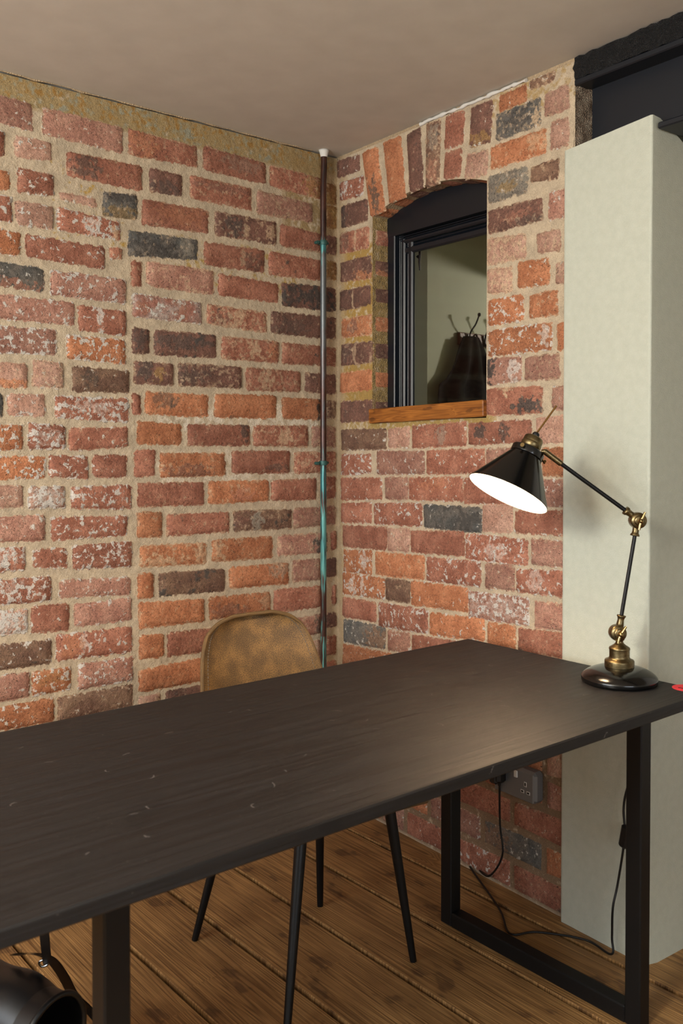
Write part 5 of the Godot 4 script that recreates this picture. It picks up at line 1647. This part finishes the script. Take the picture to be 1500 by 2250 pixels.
func build_chair() -> void:
	var o := thing("shell_chair", "tan distressed leather shell chair with black legs behind the desk", "chair", Vector3(1.43, 0, -1.87))
	# profile of the shell down its middle: z (back is negative), y
	var prof := [[0.235, 0.425], [0.225, 0.447], [0.18, 0.455], [0.08, 0.447], [-0.03, 0.440], [-0.11, 0.447], [-0.17, 0.475], [-0.212, 0.525], [-0.238, 0.59], [-0.262, 0.66], [-0.286, 0.73], [-0.304, 0.780], [-0.310, 0.800], [-0.3145, 0.8135], [-0.317, 0.821], [-0.3185, 0.825], [-0.319, 0.8265]]
	var half := [0.185, 0.205, 0.222, 0.232, 0.234, 0.231, 0.224, 0.214, 0.203, 0.191, 0.177, 0.155, 0.134, 0.108, 0.081, 0.051, 0.020]
	var n0 := prof.size()
	var path := []
	for q in prof:
		path.append(Vector3(0, q[1], q[0]))
	var hw := []
	for q in half:
		hw.append(Vector3(q, 0, 0))
	path = smooth_path(path, 4)
	hw = smooth_path(hw, 4)
	var nu := 20
	var rows := path.size()
	var front := PackedVector3Array()
	var uvs := PackedVector2Array()
	var along_s := 0.0
	for j in rows:
		var p: Vector3 = path[j]
		if j > 0:
			along_s += (p - path[j - 1]).length()
		var tg: Vector3 = (path[mini(j + 1, rows - 1)] - path[maxi(j - 1, 0)]).normalized()
		var nrm := Vector3(0, tg.z, -tg.y)      # out of the sitting side
		if nrm.y < 0.0 and absf(tg.y) < 0.5:
			nrm = -nrm
		nrm = Vector3(0, absf(tg.z), absf(tg.y)).normalized()
		var h: float = maxf(hw[j].x, 0.004)
		for i in nu + 1:
			var u := lerpf(-1.0, 1.0, float(i) / nu)
			var dish := 0.026 * u * u * smoothstep(0.0, 0.35, float(j) / rows) + 0.010 * pow(absf(u), 4.0)
			front.append(Vector3(u * h, p.y, p.z) + nrm * dish)
			uvs.append(Vector2(u * h, along_s))
	var thick := 0.011
	var fb := MB.new()
	fb.grid(nu, rows - 1, front, uvs, Vector3(0, 0.7, 0.7))
	var back := PackedVector3Array()
	for j in rows:
		for i in nu + 1:
			var tg: Vector3 = (path[mini(j + 1, rows - 1)] - path[maxi(j - 1, 0)]).normalized()
			back.append(front[j * (nu + 1) + i] - Vector3(0, absf(tg.z), absf(tg.y)).normalized() * thick)
	fb.grid(nu, rows - 1, back, uvs, Vector3(0, -0.7, -0.7))
	var rot := Basis(Vector3.UP, -0.06)
	var sh := part("shell", fb, M.leather, o, "tan and brown mottled leather seat and back in one")
	sh.transform = Transform3D(rot, Vector3(0.02, 0, 0))
	# piping all round the edge, stitches along both sides of the back
	var order := []
	for i in nu + 1:
		order.append(i)
	for j in range(1, rows):
		order.append(j * (nu + 1) + nu)
	for j in range(rows - 1, -1, -1):
		order.append(j * (nu + 1))
	var ring := []
	for q in order:
		ring.append((front[q] + back[q]) * 0.5)
	var pp := MB.new()
	pp.tube(ring, [0.0058], 8)
	part("edge_roll", pp, M.leather, sh)
	for s in [1, nu - 1]:
		var st := MB.new()
		for j in range(int(rows * 0.55), rows - 3):
			for k in 2:
				var a := front[j * (nu + 1) + s].lerp(front[(j + 1) * (nu + 1) + s], k * 0.5)
				var b := front[j * (nu + 1) + s].lerp(front[(j + 1) * (nu + 1) + s], k * 0.5 + 0.3)
				st.tube([a + Vector3(0, 0.0, 0.001), b + Vector3(0, 0.0, 0.001)], [0.0011], 5)
		part("stitching", st, M.thread, sh)
	# steel frame and four tapered legs
	var inv := -o.position
	var feet := [[Vector3(1.622, 0, -1.668), Vector3(1.573, 0.42, -1.712)], [Vector3(1.190, 0, -1.625), Vector3(1.290, 0.42, -1.700)], [Vector3(1.614, 0, -2.040), Vector3(1.572, 0.42, -1.990)], [Vector3(1.246, 0, -2.111), Vector3(1.318, 0.42, -2.030)]]
	for f in feet:
		var l := MB.new()
		l.tube([f[0] + inv, f[0].lerp(f[1], 0.04) + inv, f[1] + inv], [0.0085, 0.0090, 0.0150], 14)
		part("leg", l, M.black_leg, o)
	var fr := MB.new()
	for q in [[0, 1], [1, 3], [3, 2], [2, 0]]:
		fr.tube([feet[q[0]][1] + inv - Vector3(0, 0.008, 0), feet[q[1]][1] + inv - Vector3(0, 0.008, 0)], [0.010], 8)
	part("seat_frame", fr, M.black_leg, o)

func build_bag() -> void:
	var o := thing("handbag", "black leather bag with looped strap on the floor under the desk", "bag", Vector3(0.60, 0, -1.70))
	# a folded body: the cross section is a tall loop with a rolled top, swept along the bag's length
	var ax := Vector3(0.30, 0, 0.95).normalized()        # along the bag
	var across := Vector3(0.95, 0, -0.30).normalized()
	var sect := [Vector2(-0.085, 0.0), Vector2(-0.095, 0.06), Vector2(-0.092, 0.16), Vector2(-0.080, 0.25), Vector2(-0.058, 0.305), Vector2(-0.022, 0.332), Vector2(0.018, 0.336), Vector2(0.050, 0.318), Vector2(0.068, 0.280), Vector2(0.066, 0.235), Vector2(0.055, 0.185), Vector2(0.062, 0.11), Vector2(0.080, 0.05), Vector2(0.078, 0.0)]
	var curve := []
	for q in sect:
		curve.append(Vector3(q.x, q.y, 0))
	curve = smooth_path(curve, 4)
	var nl := 14
	var pts := PackedVector3Array()
	var uvs := PackedVector2Array()
	for j in nl + 1:
		var t := lerpf(-0.20, 0.135, float(j) / nl)
		var sag := 1.0 - 0.05 * pow(absf(t) / 0.2, 2.0) + 0.015 * sin(t * 40.0)
		for q in curve:
			pts.append(ax * t + across * q.x * (0.95 + 0.05 * cos(t * 23.0)) + Vector3.UP * q.y * sag)
			uvs.append(Vector2(t, q.y))
	var mb := MB.new()
	mb.grid(curve.size() - 1, nl, pts, uvs, Vector3(-1, 0.6, 0))
	var inner := PackedVector3Array()
	for j in nl + 1:
		var t := lerpf(-0.20, 0.135, float(j) / nl)
		for q in curve:
			var k := Vector2(q.x * 0.93, q.y * 0.982)
			inner.append(ax * t + across * k.x + Vector3.UP * k.y)
	mb.grid(curve.size() - 1, nl, inner, uvs, Vector3(1, -0.6, 0))
	part("body", mb, M.bag, o)
	var edge := []
	for q in curve:
		edge.append(ax * 0.135 + across * q.x * 0.97 + Vector3.UP * q.y * 0.985)
	var eb := MB.new()
	eb.tube(edge, [0.0055], 8)
	part("edge_binding", eb, M.bag, o)
	var low := PackedVector2Array()
	for q in sect:
		low.append(Vector2(q.x * 0.92, q.y * 0.66))
	var lin := MB.new()
	lin.prism(low, Transform3D(Basis(across, Vector3.UP, ax), ax * -0.19), 0.27)
	part("lining", lin, M.strap, o)
	# strap: a loop that stands up from a ring, lies over the back of the bag and trails across the floor
	var sp := func(list: Array, wide: float) -> MB:
		var path := smooth_path(list, 6)
		var pv := PackedVector3Array()
		var pu := PackedVector2Array()
		for k in path.size():
			for s in 2:
				for e in 1:
					pv.append(path[k] + cam_r * wide * (s - 0.5))
					pu.append(Vector2(s, k))
		var b := MB.new()
		b.grid(1, path.size() - 1, pv, pu, -cam_f)
		var bk := PackedVector3Array()
		for q in pv:
			bk.append(q + cam_f * 0.004)
		b.grid(1, path.size() - 1, bk, pu, cam_f)
		return b
	var c := -o.position
	part("handle", sp.call([on_floor(104, 2120, 0.33) + c, on_floor(100, 2090, 0.40) + c, on_floor(96, 2050, 0.48) + c, on_floor(88, 2005, 0.57) + c, on_floor(60, 1990, 0.61) + c, on_floor(20, 2010, 0.58) + c], 0.016), M.strap, o)
	part("strap", sp.call([on_floor(30, 2100, 0.34) + c, on_floor(62, 2096, 0.37) + c, on_floor(105, 2105, 0.33) + c, on_floor(135, 2140, 0.25) + c, on_floor(160, 2185, 0.14) + c, on_floor(190, 2215, 0.07) + c, on_floor(230, 2262, 0.01) + c], 0.022), M.strap, o)
	var rg := MB.new()
	rg.tube(smooth_path([on_floor(98, 2108, 0.345) + c, on_floor(86, 2114, 0.34) + c, on_floor(92, 2124, 0.33) + c, on_floor(106, 2118, 0.335) + c, on_floor(98, 2108, 0.345) + c], 5), [0.0022], 6)
	part("ring", rg, M.chrome, o)
	var zp := MB.new()
	var z0 := on_floor(122, 2240, 0.2) + c
	zp.tube([z0 + Vector3(0, 0.03, 0), z0], [0.003, 0.002], 6)
	zp.tube([z0 + Vector3(0.012, 0.035, 0.004), z0 + Vector3(0.001, 0.0, 0)], [0.003, 0.002], 6)
	part("zip_pull", zp, M.chrome, o)

# ================================================================== everything
const SIDE_HOLE := [-2.45, -0.45, 1.10, 2.20]
const REAR_HOLE := [-1.4, 1.0, 0.85, 2.05]
const LAMP_COLOR := Color(1.0, 0.86, 0.70)
const LAMP_ENERGY := 0.055
const HALL_ENERGY := 0.36
const PENDANT_AT := Vector3(-1.1, 1.92, -0.7)
const PENDANT_COLOR := Color(1.0, 0.975, 0.93)
const PENDANT_ENERGY := 1.6

func daylight(called: String, at: Vector3, turn: float, size: Vector2, energy: float) -> void:
	var l := AreaLight3D.new()
	l.name = called
	l.area_size = size
	l.light_color = Color(0.95, 0.975, 1.0)
	l.light_energy = energy
	l.area_normalize_energy = true
	l.area_range = 12.0
	l.shadow_enabled = true
	add_child(l)
	l.position = at
	l.rotation.y = turn

func _ready() -> void:
	# camera
	var th := atan2(2440.0, FPX)
	var flat := Vector3(cos(th), 0, -sin(th))
	var pit := deg_to_rad(PITCH)
	cam_r = Vector3(sin(th), 0, cos(th))
	cam_f = flat * cos(pit) - Vector3.UP * sin(pit)
	cam_u = Vector3.UP * cos(pit) + flat * sin(pit)
	er = Vector3(-sin(deg_to_rad(ALPHA)), 0, cos(deg_to_rad(ALPHA)))
	nr = Vector3(-cos(deg_to_rad(ALPHA)), 0, -sin(deg_to_rad(ALPHA)))
	var cam := Camera3D.new()
	cam.name = "camera"
	add_child(cam)
	var at := CameraAttributesPhysical.new()
	at.frustum_focal_length = 32.4
	at.frustum_focus_distance = 2.7
	at.exposure_aperture = 6.0
	at.frustum_near = 0.05
	at.frustum_far = 60.0
	cam.attributes = at
	cam.transform = Transform3D(Basis(cam_r, cam_u, -cam_f), EYE)
	cam.projection = Camera3D.PROJECTION_FRUSTUM
	cam.near = 0.05
	cam.far = 60.0
	cam.size = 2.0 * cam.near * 1125.0 / FPX
	cam.frustum_offset = Vector2(0, -cam.near * (1125.0 - PY0) / FPX)
	cam.current = true
	# sky, exposure
	var env := Environment.new()
	env.background_mode = Environment.BG_SKY
	var sky := Sky.new()
	var sm := ProceduralSkyMaterial.new()
	sm.sky_top_color = Color(0.70, 0.80, 0.92)
	sm.sky_horizon_color = Color(0.86, 0.90, 0.94)
	sm.ground_bottom_color = Color(0.30, 0.30, 0.29)
	sm.ground_horizon_color = Color(0.55, 0.56, 0.56)
	sky.sky_material = sm
	env.sky = sky
	env.background_energy_multiplier = 1.0
	env.tonemap_mode = Environment.TONE_MAPPER_LINEAR
	env.tonemap_exposure = 3.15
	env.sdfgi_enabled = true
	env.ssao_enabled = true
	env.ssil_enabled = true
	var we := WorldEnvironment.new()
	we.name = "environment"
	we.environment = env
	add_child(we)
	# daylight in the two windows
	daylight("side_window_daylight", Vector3(X_SIDE + 0.02, (SIDE_HOLE[2] + SIDE_HOLE[3]) * 0.5, (SIDE_HOLE[0] + SIDE_HOLE[1]) * 0.5), -PI / 2, Vector2(SIDE_HOLE[1] - SIDE_HOLE[0] - 0.1, SIDE_HOLE[3] - SIDE_HOLE[2] - 0.1), 2.1)
	daylight("rear_window_daylight", Vector3((REAR_HOLE[0] + REAR_HOLE[1]) * 0.5, (REAR_HOLE[2] + REAR_HOLE[3]) * 0.5, Z_REAR - 0.02), 0.0, Vector2(REAR_HOLE[1] - REAR_HOLE[0] - 0.1, REAR_HOLE[3] - REAR_HOLE[2] - 0.1), 0.95)
	# the setting
	make_noise()
	make_materials()
	build_shell()
	build_pendant()
	build_floor()
	build_left_wall()
	build_right_wall()
	build_pier()
	build_beam()
	build_window()
	build_hall()
	build_caulk()
	build_pipe()
	# the things
	build_desk()
	build_chair()
	build_lamp()
	build_socket()
	build_bag()
	build_sticker()
